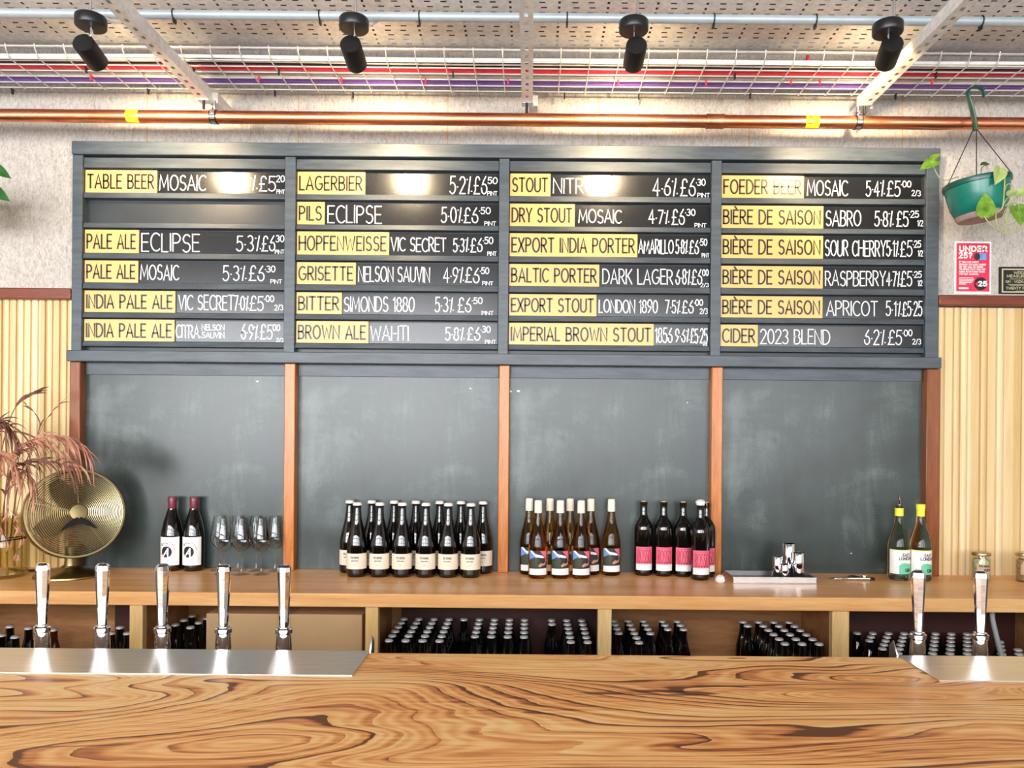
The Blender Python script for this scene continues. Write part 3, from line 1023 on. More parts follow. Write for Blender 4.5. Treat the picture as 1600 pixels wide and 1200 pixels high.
ZS = CZ + 1.245
strut_words = ['slotted steel channel strut ending above the TABLE BEER column', 'slotted steel channel strut ending above the middle of the menu board', 'slotted steel channel strut ending near the hanging green pot']
for k, px in enumerate((323.5, 824, 1347)):
    x = P(px, 160, 2.9).x
    st = thing('channel_strut', strut_words[k], 'strut', (x, 2.9, ZS), 'channel struts under the cable tray')
    hw, n, y0 = .0205, 34, 1.2
    mb = MB()
    pitch = (2.9 - y0) / n
    for j in range(n):
        cy = y0 + (j + .5) * pitch
        o = [(x - hw, cy - pitch / 2, ZS), (x + hw, cy - pitch / 2, ZS), (x + hw, cy + pitch / 2, ZS), (x - hw, cy + pitch / 2, ZS)]
        h = [(x - .0055, cy - .009, ZS), (x + .0055, cy - .009, ZS), (x + .0055, cy + .009, ZS), (x - .0055, cy + .009, ZS)]
        mb.add(o + h, [(0, 1, 5, 4), (1, 2, 6, 5), (2, 3, 7, 6), (3, 0, 4, 7)])
    mb.box(x - hw, x - hw + .002, y0, 2.9, ZS + .0002, ZS + .041).box(x + hw - .002, x + hw, y0, 2.9, ZS + .0002, ZS + .041)
    mb.box(x - hw + .002, x - hw + .009, y0, 2.9, ZS + .039, ZS + .041).box(x + hw - .009, x + hw - .002, y0, 2.9, ZS + .039, ZS + .041)
    mb.part('channel', M['galv'], st, smooth=0)
    MB().box(x - .0215, x + .0215, 2.862, 2.9, ZS - .006, ZS - .0005).part('square_washer', M['satin'], st, bevel=.001)
    lz = .04 if k == 1 else .028
    MB().lathe([(0, -lz), (.005, -lz), (.005, 0), (0, 0)], 10, (x - .002, 2.876, ZS - .006)).part('threaded_rod', M['black_metal'], st)
    MB().box(x + .006, x + .04, 2.901, YW - .001, ZS - .0, ZS + .039).part('wall_bracket', M['galv'], st, bevel=.001)

# wire basket
ZB = CZ + 1.32
basket = thing('wire_basket_tray', 'bright wire mesh basket carrying coloured cables along the wall', 'wire basket', (0, 2.83, ZB))
for y, dz in ((2.69, .03), (2.72, 0), (2.765, 0), (2.81, 0), (2.855, 0), (2.905, 0), (2.95, 0), (2.962, .05)):
    MB().tube([(-3, y, ZB + dz), (3, y, ZB + dz)], .0028, 6).part('long_wire', M['wire'], basket)
xo = PX(243, 100, 2.72)
for k in range(-26, 34):
    x = xo + k * .1025
    MB().tube([(x, 2.688, ZB + .036), (x, 2.694, ZB + .018), (x, 2.716, ZB - .0045), (x, 2.953, ZB - .0045), (x, 2.964, ZB + .01), (x, 2.965, ZB + .056)], .0022, 6).part('cross_wire', M['wire'], basket)

rng = random.Random(5)


def cable(y, z, r, m, label, amp=.006, nm='cable'):
    ph = 1.3
    pts = []
    for k in range(61):
        x = -3 + k * .1
        pts.append((x, y + amp * .6 * math.sin(x * 1.7 + ph) + amp * .4 * math.sin(x * 4.1 + ph * 2), z + r + abs(amp * .25 * math.sin(x * 2.3 + ph))))
    MB().tube(pts, r, 10).solo(nm, M[m], label, 'cable', (0, y, z), 'cables in the wire basket')


zb = ZB + .003
cable(2.722, zb, .0065, 'cable_white', 'white cable at the open edge of the wire basket')
cable(2.736, zb, .0065, 'cable_black', 'black cable between two white cables in the basket')
cable(2.749, zb, .006, 'cable_white', 'white cable between two black cables in the basket')
cable(2.765, zb, .0085, 'cable_black', 'black cable touching the red cables in the basket')
cable(2.785, zb, .0098, 'cable_red', 'red cable beside the black cable in the basket')
cable(2.806, zb, .0098, 'cable_red', 'red cable beside the grey cable in the basket')
cable(2.827, zb, .0095, 'cable_grey', 'grey cable beside the red cable in the basket')
cable(2.847, zb, .0095, 'cable_grey', 'grey cable next to the white one in the basket')
cable(2.864, zb, .0065, 'cable_white', 'white cable between grey and purple cables')
cable(2.882, zb, .0098, 'cable_purple', 'purple cable lying beside the white cable')
cable(2.903, zb, .0098, 'cable_purple', 'purple cable in the middle of the three purple ones')
cable(2.924, zb, .0098, 'cable_purple', 'purple cable nearest the wall in the wire basket')
for px, py, m in ((135, 103, 'black'), (303, 104, 'black'), (436, 106, 'black'), (708, 110, 'black'), (1148, 113, 'black'), (1462, 111, 'black'), (20, 137, 'black'), (232, 137, 'black'), (430, 140, 'black'), (552, 143, 'black'), (882, 144, 'black'), (998, 145, 'black'), (1172, 144, 'black'), (1399, 145, 'black'),
                  (143, 115, 'cable_red'), (405, 117, 'cable_red'), (534, 119, 'cable_red'), (665, 121, 'cable_red'), (794, 121, 'cable_red'), (966, 123, 'cable_red'), (1103, 123, 'cable_red'), (1236, 121, 'cable_red'), (1281, 121, 'cable_red'), (1456, 121, 'cable_red')):
    q = on_height(px, py, ZB)
    x, y = q.x, q.y
    MB().box(x - .0025, x + .0025, y - .010, y + .010, ZB - .0095, ZB - .0067).box(x - .0025, x + .0025, y - .006, y + .003, ZB - .026, ZB - .0096).part('cable_tie', M[m], basket)
# red cable dropping into the basket
MB().tube(smooth_path([(P(1266, 80, 2.80).x, 2.80, ZB + .16), (P(1262, 95, 2.80).x, 2.80, ZB + .07), (P(1258, 100, 2.80).x, 2.8, ZB + .03)]), .006, 8).solo('cable', M['cable_red'], 'short red cable dropping steeply into the wire basket', 'cable', (P(1262, 95, 2.8).x, 2.8, ZB + .03), 'cables in the wire basket')

# copper gas pipe
YPIPE = 2.87
zp = PZ(187.3, YPIPE)
pipe = thing('copper_pipe', 'long shiny copper gas pipe above the menu board', 'pipe', (0, YPIPE, zp))
MB().tube([(-3, YPIPE, zp), (3, YPIPE, zp)], .0235, 24).part('pipe_run', M['copper'], pipe)
a, b = PX(1103, 188, YPIPE), PX(1131, 188, YPIPE)
RX = Matrix.Rotation(math.pi / 2, 4, 'Y')
MB().lathe([(.0236, 0), (.0265, .001), (.0275, .006), (.0262, .012), (.0262, b - a - .012), (.0275, b - a - .006), (.0265, b - a - .001), (.0236, b - a)], 24, M=Matrix.Translation((a, YPIPE, zp)) @ RX).part('coupling', M['copper'], pipe)
for p0, p1 in ((200, 219), (1257, 1278)):
    a, b = PX(p0, 185, YPIPE), PX(p1, 185, YPIPE)
    tp = MB().lathe([(.0238, 0), (.0242, .0005), (.0242, b - a - .0005), (.0238, b - a)], 24, M=Matrix.Translation((a, YPIPE, zp)) @ RX).part('gas_tape', M['gas_yellow'], pipe)
    mb = MB()
    rr = .0245
    for x0, zz in ((.012, .012), (.028, .0), (.008, -.013)):
        letters(mb, 'GAS', a + x0, a + x0 + .014, zz - .003, zz + .003, .0009, lambda x, z: Vector((x, YPIPE - rr * math.cos(z / rr), zp + rr * math.sin(z / rr))))
    mb.part('lettering', M['print_black'], tp, smooth=0, fix=False)
for k, px in ((0, 335), (2, 1340)):
    x = PX(px, 187, YPIPE)
    cl = thing('pipe_clamp', ['bright steel pipe clamp holding the copper pipe under the first strut, above TABLE BEER', '', 'bright steel pipe clamp holding the copper pipe under the strut near the green pot'][k], 'pipe clamp', (x, YPIPE, zp), 'clamps of the copper pipe')
    MB().lathe([(.0237, -.009), (.027, -.009), (.027, .009), (.0237, .009)], 24, M=Matrix.Translation((x, YPIPE, zp)) @ RX).part('ring', M['chrome'], cl, bevel=.0005)
    MB().lathe([(.0237, -.0125), (.0262, -.0125), (.0262, -.0092)], 24, M=Matrix.Translation((x, YPIPE, zp)) @ RX).lathe([(.0262, .0092), (.0262, .0125), (.0237, .0125)], 24, M=Matrix.Translation((x, YPIPE, zp)) @ RX).part('rubber_lining', M['black'], cl)
    MB().lathe([(0, .026), (.006, .026), (.006, ZS - zp - .0065), (0, ZS - zp - .0065)], 10, (x, YPIPE, zp)).part('hanger_rod', M['satin'], cl)
    MB().lathe([(0, .028), (.011, .028), (.011, .038), (0, .038)], 6, (x, YPIPE, zp)).part('nut', M['chrome'], cl, smooth=0)

# ------------------------------------------------------------------ spot lamps
YL = 2.38
zl = CZ + 1.252
lamp_words = ['black cylinder spotlight above the TABLE BEER column, first in the row', 'black cylinder spotlight above the PILS column, second in the row', 'black cylinder spotlight above the STOUT column, third in the row', 'black cylinder spotlight beside the strut, last in the row']
for k, (bxp, byp, tx, ty, ex, ey, fw) in enumerate(((142, 44, 129, 66, 156, 102, .09), (553, 45, 547, 68, 559, 105, .095), (990, 46, 995, 70, 988.5, 104, .095), (1387, 46, 1395, 67, 1382, 102, .09))):
    c = P(bxp, byp, YL)
    sp = thing('spotlight', lamp_words[k], 'spotlight', (c.x, YL, zl), 'black spotlights over the bar')
    MB().lathe([(0, 0), (.043, 0), (.0455, .003), (.0455, .03), (.043, .033), (0, .033)], 32, (c.x, YL, zl)).part('base_plate', M['black_metal'], sp)
    MB().lathe([(0, .0335), (.004, .0335), (.004, ZT - zl), (0, ZT - zl)], 10, (c.x + .01, YL - .02, zl)).part('fixing_rod', M['satin'], sp)
    a = P(tx, ty, YL - .01)
    e = P(ex, ey, YL + fw)
    d = (e - a).normalized()
    R = d.to_track_quat('Z', 'Y').to_matrix().to_4x4()
    A = a - d * .0
    B = e - d * .012
    L = (B - A).length
    T = Matrix.Translation(A) @ R
    MB().lathe([(0, 0), (.030, 0), (.0325, .003), (.0325, L), (.030, L), (.030, L - .012), (0, L - .012)], 32, M=T).part('lamp_body', M['black'], sp)
    MB().lathe([(0, L - .0115), (.026, L - .0115), (.026, L - .009), (0, L - .009)], 24, M=T).part('lens', M['lens'], sp)
    neck = [Vector((c.x + .002, YL, zl - .0005)), Vector((c.x + .002, YL, zl - .02)), A + d * .012 - (R @ Vector((0, 0, 0))) * 0]
    MB().tube(neck, .005, 10).part('swivel_stem', M['chrome'], sp)
    cp = smooth_path([(c.x + .012, YL + .02, zl + .034), (c.x + .015, YL + .035, zl + .05), (c.x + .03, YCON + .005, zc - .024), (c.x + .045, YCON + .05, ZT - .03), (c.x + .05, YCON + .06, ZT - .002)])
    MB().tube(cp, .005, 8).part('supply_cable', M['white_plastic'], sp)
    ld = bpy.data.lights.new('spotlight_beam', 'SPOT')
    ld.energy = 36
    ld.color = (1.0, 0.76, 0.48)
    ld.spot_size = math.radians(75)
    ld.spot_blend = .8
    ld.shadow_soft_size = .022
    lo = bpy.data.objects.new('spotlight_beam', ld)
    COL.objects.link(lo)
    lo.parent = sp
    pos = A + d * (L - .005)
    lo.location = pos - Vector((c.x, YL, zl))
    lo.rotation_euler = (-d).to_track_quat('Z', 'Y').to_euler()

# ------------------------------------------------------------------ bottles and glasses on the worktop
def stand(px, py, r):
    """where a round thing of radius r stands on the worktop when its front edge shows at pixel (px, py)"""
    q = on_height(px, py, TOP)
    y = q.y + r
    return Vector((P(px, py, y).x, y, TOP))


def lathe_part(name, prof, m, parent, n=28, **kw):
    o = ORIGIN[parent.name]
    return MB().lathe(prof, n, tuple(o)).part(name, m, parent, **kw)


def at(parent, mapf):
    o = ORIGIN[parent.name]

    def g(x, z):
        return o + mapf(x, z)
    g.step = .005
    return g


def poly_round(mb, poly, r, o, n_sub=4):
    """flat outline laid on a cylinder of radius r, in upright slices"""
    f = round_(r)
    lo, hi = min(p[0] for p in poly), max(p[0] for p in poly)
    A, B = [], []
    n = 20
    for k in range(n + 1):
        x = lo + (hi - lo) * (.0005 + .999 * k / n)
        zs = []
        for (xa, za), (xb, zb_) in zip(poly, poly[1:] + poly[:1]):
            if (xa - x) * (xb - x) <= 0 and abs(xa - xb) > 1e-9:
                zs.append(za + (zb_ - za) * (x - xa) / (xb - xa))
        if len(zs) > 1:
            A.append(o + f(x, min(zs)))
            B.append(o + f(x, max(zs)))
    mb.strip(A, B)


def disc(cx, cz, r, n=24, sx=1.0):
    return [(cx + sx * r * math.cos(2 * math.pi * k / n), cz + r * math.sin(2 * math.pi * k / n)) for k in range(n)]


def patch(parent, name, m, r, z0, z1, half, **kw):
    o = ORIGIN[parent.name]
    return MB().wrap(r, half, z0, z1, 20).translate(o).part(name, m, parent, fix=False, **kw)


def _translate(self, o):
    self.v = [p + o for p in self.v]
    return self


MB.translate = _translate


def red_wine(loc, label):
    t = thing('wine_bottle', label, 'wine bottle', loc, 'red wine bottles by the fan')
    lathe_part('bottle', [(0, .012), (.02, .004), (.035, .0), (.0395, .006), (.0402, .02), (.0402, .135), (.038, .155), (.031, .19), (.021, .222), (.0152, .243), (.0145, .262), (.0142, .282), (0, .282)], M['dark_glass'], t)
    lathe_part('capsule', [(.0148, .236), (.0158, .238), (.0152, .266), (.0152, .268), (.0172, .269), (.0172, .284), (.0155, .2865), (0, .2865)], M['maroon'], t)
    lb = patch(t, 'label', M['paper'], .0405, .024, .133, 1.12)
    o = Vector(loc)
    r = .0408
    mb = MB()
    poly_round(mb, disc(-.004, .076, .0215), r, o, 1)
    lg = mb.part('emblem', M['print_black'], lb, fix=False)
    mb = MB()
    f = at(t, round_(r + .0003))
    for s in ([(-.0165, .060), (.003, .089)], [(.0025, .089), (.0025, .058)], [(-.006, .071), (.001, .069)]):
        ribbon(mb, s, .0028, f)
    mb.part('emblem_letter', M['paper'], lg, smooth=0, fix=False)
    mb = MB()
    ribbon(mb, [(-.024, .101), (-.017, .109), (-.008, .111), (.002, .108)], .0011, f)
    ribbon(mb, [(-.0265, .108), (-.0255, .099), (-.0215, .1015)], .0012, f)
    mb.part('arrow_mark', M['print_black'], lb, smooth=0, fix=False)
    mb = MB()
    for s in ([(.008, .114), (.016, .11)], [(.017, .107), (.0215, .1)], [(.0225, .097), (.026, .089)], [(.0265, .087), (.0285, .083)], [(-.028, .072), (-.028, .063)]):
        ribbon(mb, s, .0009, f)
    mb.part('red_marks', M['print_red'], lb, smooth=0, fix=False)
    return t


for (px, py), nm in zip(((268.5, 893.5), (302.5, 893.5)), ('maroon capped red wine bottle with white emblem label, nearer the fan', 'maroon capped red wine bottle with white emblem label, nearer the glasses')):
    red_wine(stand(px, py, .0402), nm)


def glass_thing(loc, label):
    t = thing('wine_glass', label, 'wine glass', loc, 'empty wine glasses')
    out = [(.022, .214), (.0285, .175), (.0335, .14), (.0345, .125), (.031, .108), (.02, .094), (.009, .085), (.0042, .078)]
    inn = [(.0042 * 0, .086), (.010, .0875), (.02, .0957), (.0302, .109), (.0335, .1255), (.0325, .14), (.0275, .175), (.0211, .214)]
    lathe_part('bowl', [(0, .078)] + out[::-1] + [(.0216, .2147)] + inn[::-1], M['wine_glass'], t)
    lathe_part('stem', [(0, .0085), (.0075, .0085), (.0042, .02), (.0034, .05), (.0038, .0778), (0, .0778)], M['wine_glass'], t, n=16)
    lathe_part('foot', [(0, 0), (.0335, 0), (.034, .0012), (.020, .0035), (.0078, .0083), (0, .0083)], M['wine_glass'], t)
    return t


GLS = [(349.5, 899.5), (377.5, 899.8), (408, 899.8), (343, 893.5), (372, 893.8), (400.5, 894), (430, 894.5)]
GW = ['front row wine glass nearest the red wine bottles', 'front row wine glass in the middle of three', 'front row wine glass nearest the wooden post',
      'back row wine glass nearest the red wine bottles', 'back row wine glass, second from the red wine bottles', 'back row wine glass, third from the red wine bottles', 'back row wine glass standing right against the wooden post']
for (px, py), nm in zip(GLS, GW):
    q = stand(px, py, .034)
    glass_thing(q, 'clear stemmed ' + nm.replace('right against', 'against'))


def saison(loc, label):
    t = thing('beer_bottle', label, 'beer bottle', loc, 'cream labelled dark beer bottles')
    lathe_part('bottle', [(0, .01), (.025, .003), (.034, 0), (.0375, .006), (.038, .016), (.038, .108), (.0365, .13), (.031, .158), (.0225, .19), (.0165, .22), (.0143, .245), (.0138, .262), (.0155, .264), (.0155, .27), (.0135, .272), (0, .272)], M['dark_glass'], t)
    lathe_part('crown_cap', [(.0155, .268), (.0172, .267), (.0172, .271), (.0152, .2775), (.011, .279), (0, .279)], M['cap_white'], t)
    lb = patch(t, 'label', M['cream_paper'], .0384, .031, .089, 1.42)
    mb = MB()
    f = at(t, round_(.0387))
    letters(mb, 'THE KERNEL', -.017, .017, .0705, .0775, .0007, f)
    letters(mb, 'BIERE DE SAISON', -.0125, .0125, .0605, .0635, .0005, f)
    ribbon(mb, [(-.006, .047), (.006, .047)], .0005, f)
    mb.part('lettering', M['print_grey'], lb, smooth=0, fix=False)
    return t


FR = [557.5, 592.8, 628, 664.8, 700, 735]
BK = [546.5, 580.7, 615.5, 649.5, 686.5, 719.7, 754]
ordn = ['first', 'second', 'third', 'fourth', 'fifth', 'sixth', 'seventh']
proto = None
for row, xs_ in (('front', FR), ('back', BK)):
    for k, px in enumerate(xs_):
        py = (903.2 if row == 'front' else 896.2) + (px - 650) * .007
        q = stand(px, py, .038)
        if row == 'back':
            q.y -= .006
        lab = 'white capped dark beer bottle with cream label, %s row, %s from the wine glasses' % (row, ordn[k])
        if proto is None:
            proto = saison(q, lab)
        else:
            copy_thing(proto, q, lab)


def amber_wine(loc, label):
    t = thing('wine_bottle', label, 'wine bottle', loc, 'amber wine bottles with wax tops')
    lathe_part('bottle', [(0, .012), (.02, .004), (.032, 0), (.0362, .005), (.037, .016), (.037, .11), (.0355, .13), (.029, .163), (.021, .195), (.0145, .228), (.0133, .25), (.0132, .284), (0, .284)], M['amber_glass'], t)
    lathe_part('wax_top', [(.0134, .246), (.0145, .245), (.0147, .262), (.0142, .288), (.0122, .2925), (0, .293)], M['wax'], t)
    lb = patch(t, 'label', M['night_print'], .0373, .016, .106, 1.02)
    o = Vector(loc)
    r = .0376
    mb = MB(); poly_round(mb, [(-.0375, .016), (.0375, .016), (.0375, .0405), (-.0375, .0385)], r, o, 8); mb.part('white_band', M['paper'], lb, fix=False)
    mb = MB(); poly_round(mb, [(-.0372, .068), (-.0372, .105), (-.026, .103), (-.003, .082), (-.012, .07)], r, o); mb.part('sky_print', M['sky_blue'], lb, fix=False)
    mb = MB(); poly_round(mb, [(-.0365, .0415), (-.0372, .07), (-.014, .082), (.004, .074), (.0, .044)], r + .0002, o); mb.part('foliage_print', M['leaf_print'], lb, fix=False)
    mb = MB(); poly_round(mb, [(-.033, .106), (-.024, .106), (-.01, .094), (.017, .088), (.026, .08), (.018, .079), (-.008, .083), (-.028, .1)], r + .0003, o); mb.part('cloud_print', M['paper'], lb, fix=False)
    mb = MB(); poly_round(mb, [(.008, .105), (.034, .105), (.036, .082), (.031, .06), (.028, .08), (.016, .094)], r + .0003, o); mb.part('pink_print', M['pink'], lb, fix=False)
    mb = MB(); poly_round(mb, [(.002, .052), (.012, .061), (.022, .058), (.034, .066), (.03, .053), (.018, .05), (.004, .045)], r + .0003, o); mb.part('peach_print', M['peach_print'], lb, fix=False)
    return t


AF = [(840.2, 905.3), (874.8, 905.3), (907.3, 905.5)]
AM = [(826.3, 898.7), (858.5, 898.7), (890, 899), (922.3, 899.3)]
proto = amber_wine(stand(*AF[0], .037), 'amber wine bottle with ivory wax top, front row, nearest the cream labelled bottles')
for k, (px, py) in enumerate(AF[1:]):
    copy_thing(proto, stand(px, py, .037), 'amber wine bottle with ivory wax top, front row, ' + ('middle of three', 'nearest the pink labelled bottles')[k])
for k, (px, py) in enumerate(AM):
    copy_thing(proto, stand(px, py, .037), 'amber wine bottle with ivory wax top, back row, %s from the wooden post' % ordn[k])
copy_thing(proto, stand(954.5, 900.3, .037), 'amber wine bottle with ivory wax top standing apart from the other seven')


def rosso(loc, label, stopper=False):
    t = thing('wine_bottle', label, 'wine bottle', loc, 'pink labelled wine bottles')
    lathe_part('bottle', [(0, .012), (.02, .004), (.032, 0), (.0352, .005), (.036, .014), (.036, .178), (.0345, .192), (.028, .207), (.018, .221), (.0142, .236), (.0136, .268), (.0136, .2715), (.0148, .272), (.0148, .281), (.0128, .283), (0, .283)], M['dark_glass'], t)
    if stopper:
        st = lathe_part('stopper', [(.0155, .279), (.0165, .284), (.019, .2865), (.0185, .293), (.012, .299), (0, .301)], M['white_plastic'], t)
        o = Vector(loc)
        MB().tube([o + Vector((.014, -.005, .293)), o + Vector((.021, -.006, .288)), o + Vector((.023, -.006, .276))], .0022, 6).part('lever', M['chrome'], st)
    else:
        lathe_part('cork', [(.0095, .2832), (.0095, .2865), (0, .2868)], M['cork'], t, n=14)
    lb = patch(t, 'label', M['pink'], .0363, .022, .112, 1.0)
    o = Vector(loc)
    mb = MB(); poly_round(mb, [(-.0362, .022), (.0362, .022), (.0362, .046), (-.0362, .046)], .0366, o, 8); mb.part('white_band', M['paper'], lb, fix=False)
    mb = MB()
    f = at(t, round_(.0366))
    letters(mb, 'ROSSO', -.0265, .0265, .053, .1, .001, f, gap=.16)
    for k in range(5):
        ribbon(mb, [(-.0265 + .0114 * k, .052), (-.0205 + .0114 * k, .0525)], .0015, f)
    ribbon(mb, [(-.022, .107), (.022, .107)], .0007, f)
    mb.part('lettering', M['rose'], lb, smooth=0, fix=False)
    return t


proto = rosso(stand(1004.8, 900.2, .036), 'pink labelled dark wine bottle nearest the amber bottles')
copy_thing(proto, stand(1036, 901.2, .036), 'pink labelled dark wine bottle, second from the amber bottles')
copy_thing(proto, stand(1066.5, 902, .036), 'pink labelled dark wine bottle, third from the amber bottles')
q = stand(1101.5, 902.5, .036)
rosso(stand(1093.5, 907.5, .036), 'pink labelled dark wine bottle closed with a white stopper', True)
copy_thing(proto, (PX(1102.5, 890, 2.963), 2.963, TOP), 'pink labelled dark wine bottle hidden behind the white stoppered one')

# crumpled white foil
q = stand(1125.5, 911.5, .018)
rng = random.Random(3)
mb = MB().lathe([(0, 0), (.012, .0), (.0185, .006), (.019, .014), (.015, .022), (.008, .026), (0, .0275)], 14)
mb.v = [Vector((p.x * (1 + rng.uniform(-.16, .16)), p.y * (1 + rng.uniform(-.16, .16)), p.z * (1 + rng.uniform(-.12, .1)))) + q for p in mb.v]
mb.solo('crumpled_foil', M['foil'], 'small crumpled ball of white foil at the foot of a post', 'foil', q, smooth=15)

# tray of thimble measures
ya = on_height(1208, 912, TOP).y
xa, xb = P(1146, 912, ya).x, P(1276, 912, ya).x
yb = ya + .135
tr = thing('steel_tray', 'shallow steel tray with dark mesh holding four steel measures', 'tray', ((xa + xb) / 2, ya, TOP))
MB().box(xa, xb, ya, yb, TOP + .0002, TOP + .003).box(xa, xb, ya, ya + .003, TOP + .003, TOP + .024).box(xa, xb, yb - .003, yb, TOP + .003, TOP + .024).box(xa, xa + .003, ya + .003, yb - .003, TOP + .003, TOP + .024).box(xb - .003, xb, ya + .003, yb - .003, TOP + .003, TOP + .024).part('pan', M['satin'], tr, bevel=.0008)
MB().box(xa + .0035, xb - .0035, ya + .0035, yb - .0035, TOP + .0032, TOP + .0075).part('mesh_mat', M['mesh_mat'], tr)


def measure(px, p_top, w, y, label):
    c = P(px, 900, y)
    r = w / 2 / F * y
    zt_ = P(px, p_top, y).z
    h = zt_ - TOP - .0076
    t = thing('spirit_measure', label, 'measure', (c.x, y, TOP + .0076), 'steel measures on the tray')
    lathe_part('cup', [(0, 0), (r * .96, 0), (r, .002), (r, h - .001), (r - .0006, h), (r - .0016, h - .001), (r - .0016, .004), (0, .004)], M['chrome'], t)
    return t


measure(1214.5, 869, 14.5, ya + .062, 'narrow medium steel measure beside the tallest one')
measure(1232.5, 849, 19, ya + .092, 'tallest steel measure at the back of the group')
measure(1225.8, 881.5, 13.5, ya + .035, 'smallest steel measure at the front of the group')
measure(1247.5, 863.5, 17.5, ya + .052, 'wide medium steel measure at the gin end of the tray')

# waiter's corkscrew
a = on_height(1298, 907.5, TOP)
y = a.y + .012
xa, xb = P(1303, 905, y).x, P(1360, 905, y).x
z = TOP + .0075
cs = thing('corkscrew', 'folded chrome and black corkscrew lying on the worktop', 'corkscrew', ((xa + xb) / 2, y, TOP))
MB().tube(smooth_path([(xa, y - .004, z), (xa + .03, y, z + .001), (xa + .07, y + .001, z), (xb - .03, y, z), (xb, y - .003, z)]), [.0035] + [.0055] * 30 + [.006, .004], 10).part('handle', M['chrome'], cs)
MB().tube([(xb - .002, y - .003, z), (xb + .014, y - .005, z - .0005)], [.0062, .0048], 10).part('handle_tip', M['black'], cs)
MB().tube(smooth_path([(xa + .058, y + .014, z + .003), (xa + .075, y + .012, z + .007), (xa + .095, y + .013, z + .003), (xa + .12, y + .014, z)]), .0035, 8).part('lever', M['black_metal'], cs)
MB().box(xb - .03, xb - .02, y - .006, y + .006, z + .004, z + .013).part('hinge', M['chrome'], cs, bevel=.001)
MB().tube([(xa - .004 + .0004 * k, y - .008 + .003 * math.cos(k * .7), TOP + .0048 + .003 * math.sin(k * .7)) for k in range(70)], .0012, 5).part('worm', M['satin'], cs)
MB().tube([(xa - .001, y - .004, z), (xa - .02, y - .007, z - .001), (xa - .026, y - .01, z - .002)], [.0045, .004, .0018], 8).part('knife_end', M['chrome'], cs)


def gin(loc, label, pourer):
    t = thing('gin_bottle', label, 'gin bottle', loc, 'gin bottles by the post')
    lathe_part('bottle', [(0, .014), (.02, .006), (.034, 0), (.0388, .006), (.0395, .018), (.0395, .125), (.037, .148), (.029, .178), (.0205, .203), (.0152, .226), (.0142, .262), (0, .262)], M['gin_glass'], t)
    lathe_part('neck_band', [(.0146, .243), (.0158, .2425), (.0158, .272), (0, .272)] if pourer else [(.0146, .243), (.0152, .2425), (.0152, .268), (.0166, .269), (.0166, .286), (.0155, .288), (0, .288)], M['lemon'], t)
    o = Vector(loc)
    if pourer:
        pr = lathe_part('pourer', [(.0125, .2722), (.0125, .277), (.006, .279), (0, .279)], M['black'], t)
        MB().tube(smooth_path([o + Vector((0, 0, .278)), o + Vector((-.001, -.002, .295)), o + Vector((-.007, -.006, .325))]), [.005] * 4 + [.0045] * 8 + [.0034] * 5, 10).part('spout', M['chrome'], pr)
    lb = patch(t, 'label', M['paper'], .0398, .026, .117, 1.35)
    r = .0401
    mb = MB(); poly_round(mb, [(-.05, .1125), (.05, .1125), (.05, .117), (-.05, .117)], r, o, 10); mb.part('lemon_band', M['pale_lemon'], lb, fix=False)
    mb = MB(); poly_round(mb, [(-.016, .0262), (.05, .0262), (.05, .065), (.036, .062), (.022, .064), (.008, .068), (-.006, .067), (-.016, .059)], r, o, 5); mb.part('mint_wave', M['mint'], lb, fix=False)
    mb = MB()
    f = at(t, round_(r + .0003))
    letters(mb, 'EAST', -.003, .027, .093, .103, .0011, f)
    letters(mb, 'LONDON', -.0165, .038, .0795, .0895, .0011, f)
    letters(mb, 'GIN', .007, .029, .035, .046, .0014, f)
    mb.part('lettering', M['print_black'], lb, smooth=0, fix=False)
    return t


gin(stand(1404, 908, .0395), 'gin bottle with a chrome pourer in its yellow neck', True)
gin(stand(1437.5, 909, .0395), 'gin bottle with a closed yellow cap beside the post', False)


def jar(px, py, fill, label, words_):
    q = stand(px, py, .032)
    t = thing('storage_jar', label, 'jar', q, 'jars of brewing ingredients')
    lathe_part('glass', [(0, 0), (.03, 0), (.0325, .003), (.0325, .082), (.029, .09), (.029, .096), (.027, .096), (.027, .089), (.0305, .081), (.0305, .004), (0, .003)], M['jar_glass'], t)
    lathe_part('contents', [(0, .0045), (.029, .0045), (.0295, .012), (.0288, .05), (.0296, .075), (.024, .083), (0, .085)], M[fill], t)
    lathe_part('lid', [(.0285, .0965), (.0335, .0965), (.034, .1), (.034, .106), (.0315, .109), (0, .109)], M['brass_wire'], t)
    lb = patch(t, 'label', M['tan_paper'], .0328, .028, .066, 1.0)
    mb = MB()
    f = at(t, round_(.0331))
    if not words_:
        return
    letters(mb, 'THE KERNEL', -.024, .018, .056, .0615, .0009, f)
    letters(mb, words_, -.006, .018, .041, .0485, .0011, f)
    mb.part('lettering', M['print_black'], lb, smooth=0, fix=False)


jar(1532.5, 909.5, 'hops', 'glass jar of pale hops with brass lid and tan label', 'HOPS')
jar(1601.5, 910.5, 'grains', 'glass jar of brown grain cut by the picture edge', '')

# ------------------------------------------------------------------ bottles on the shelf below
def shelf_bottle(loc, label, h=.2345, group=None, m='dark_glass'):
    t = thing('beer_bottle', label, 'beer bottle', loc, group)
    s = h / .2345
    lathe_part('bottle', [(0, .006), (.022, .001), (.0265, 0), (.028, .005), (.0281, .12 * s), (.0265, .142 * s), (.0185, .175 * s), (.0135, .198 * s), (.0128, .222 * s), (.0118, .229 * s), (0, .229 * s)], M[m], t, n=18)
    lathe_part('crown_cap', [(.0128, h - .0075), (.0148, h - .008), (.0142, h - .0035), (.0105, h - .0005), (0, h)], M['cap_silver'], t, n=16)
    return t


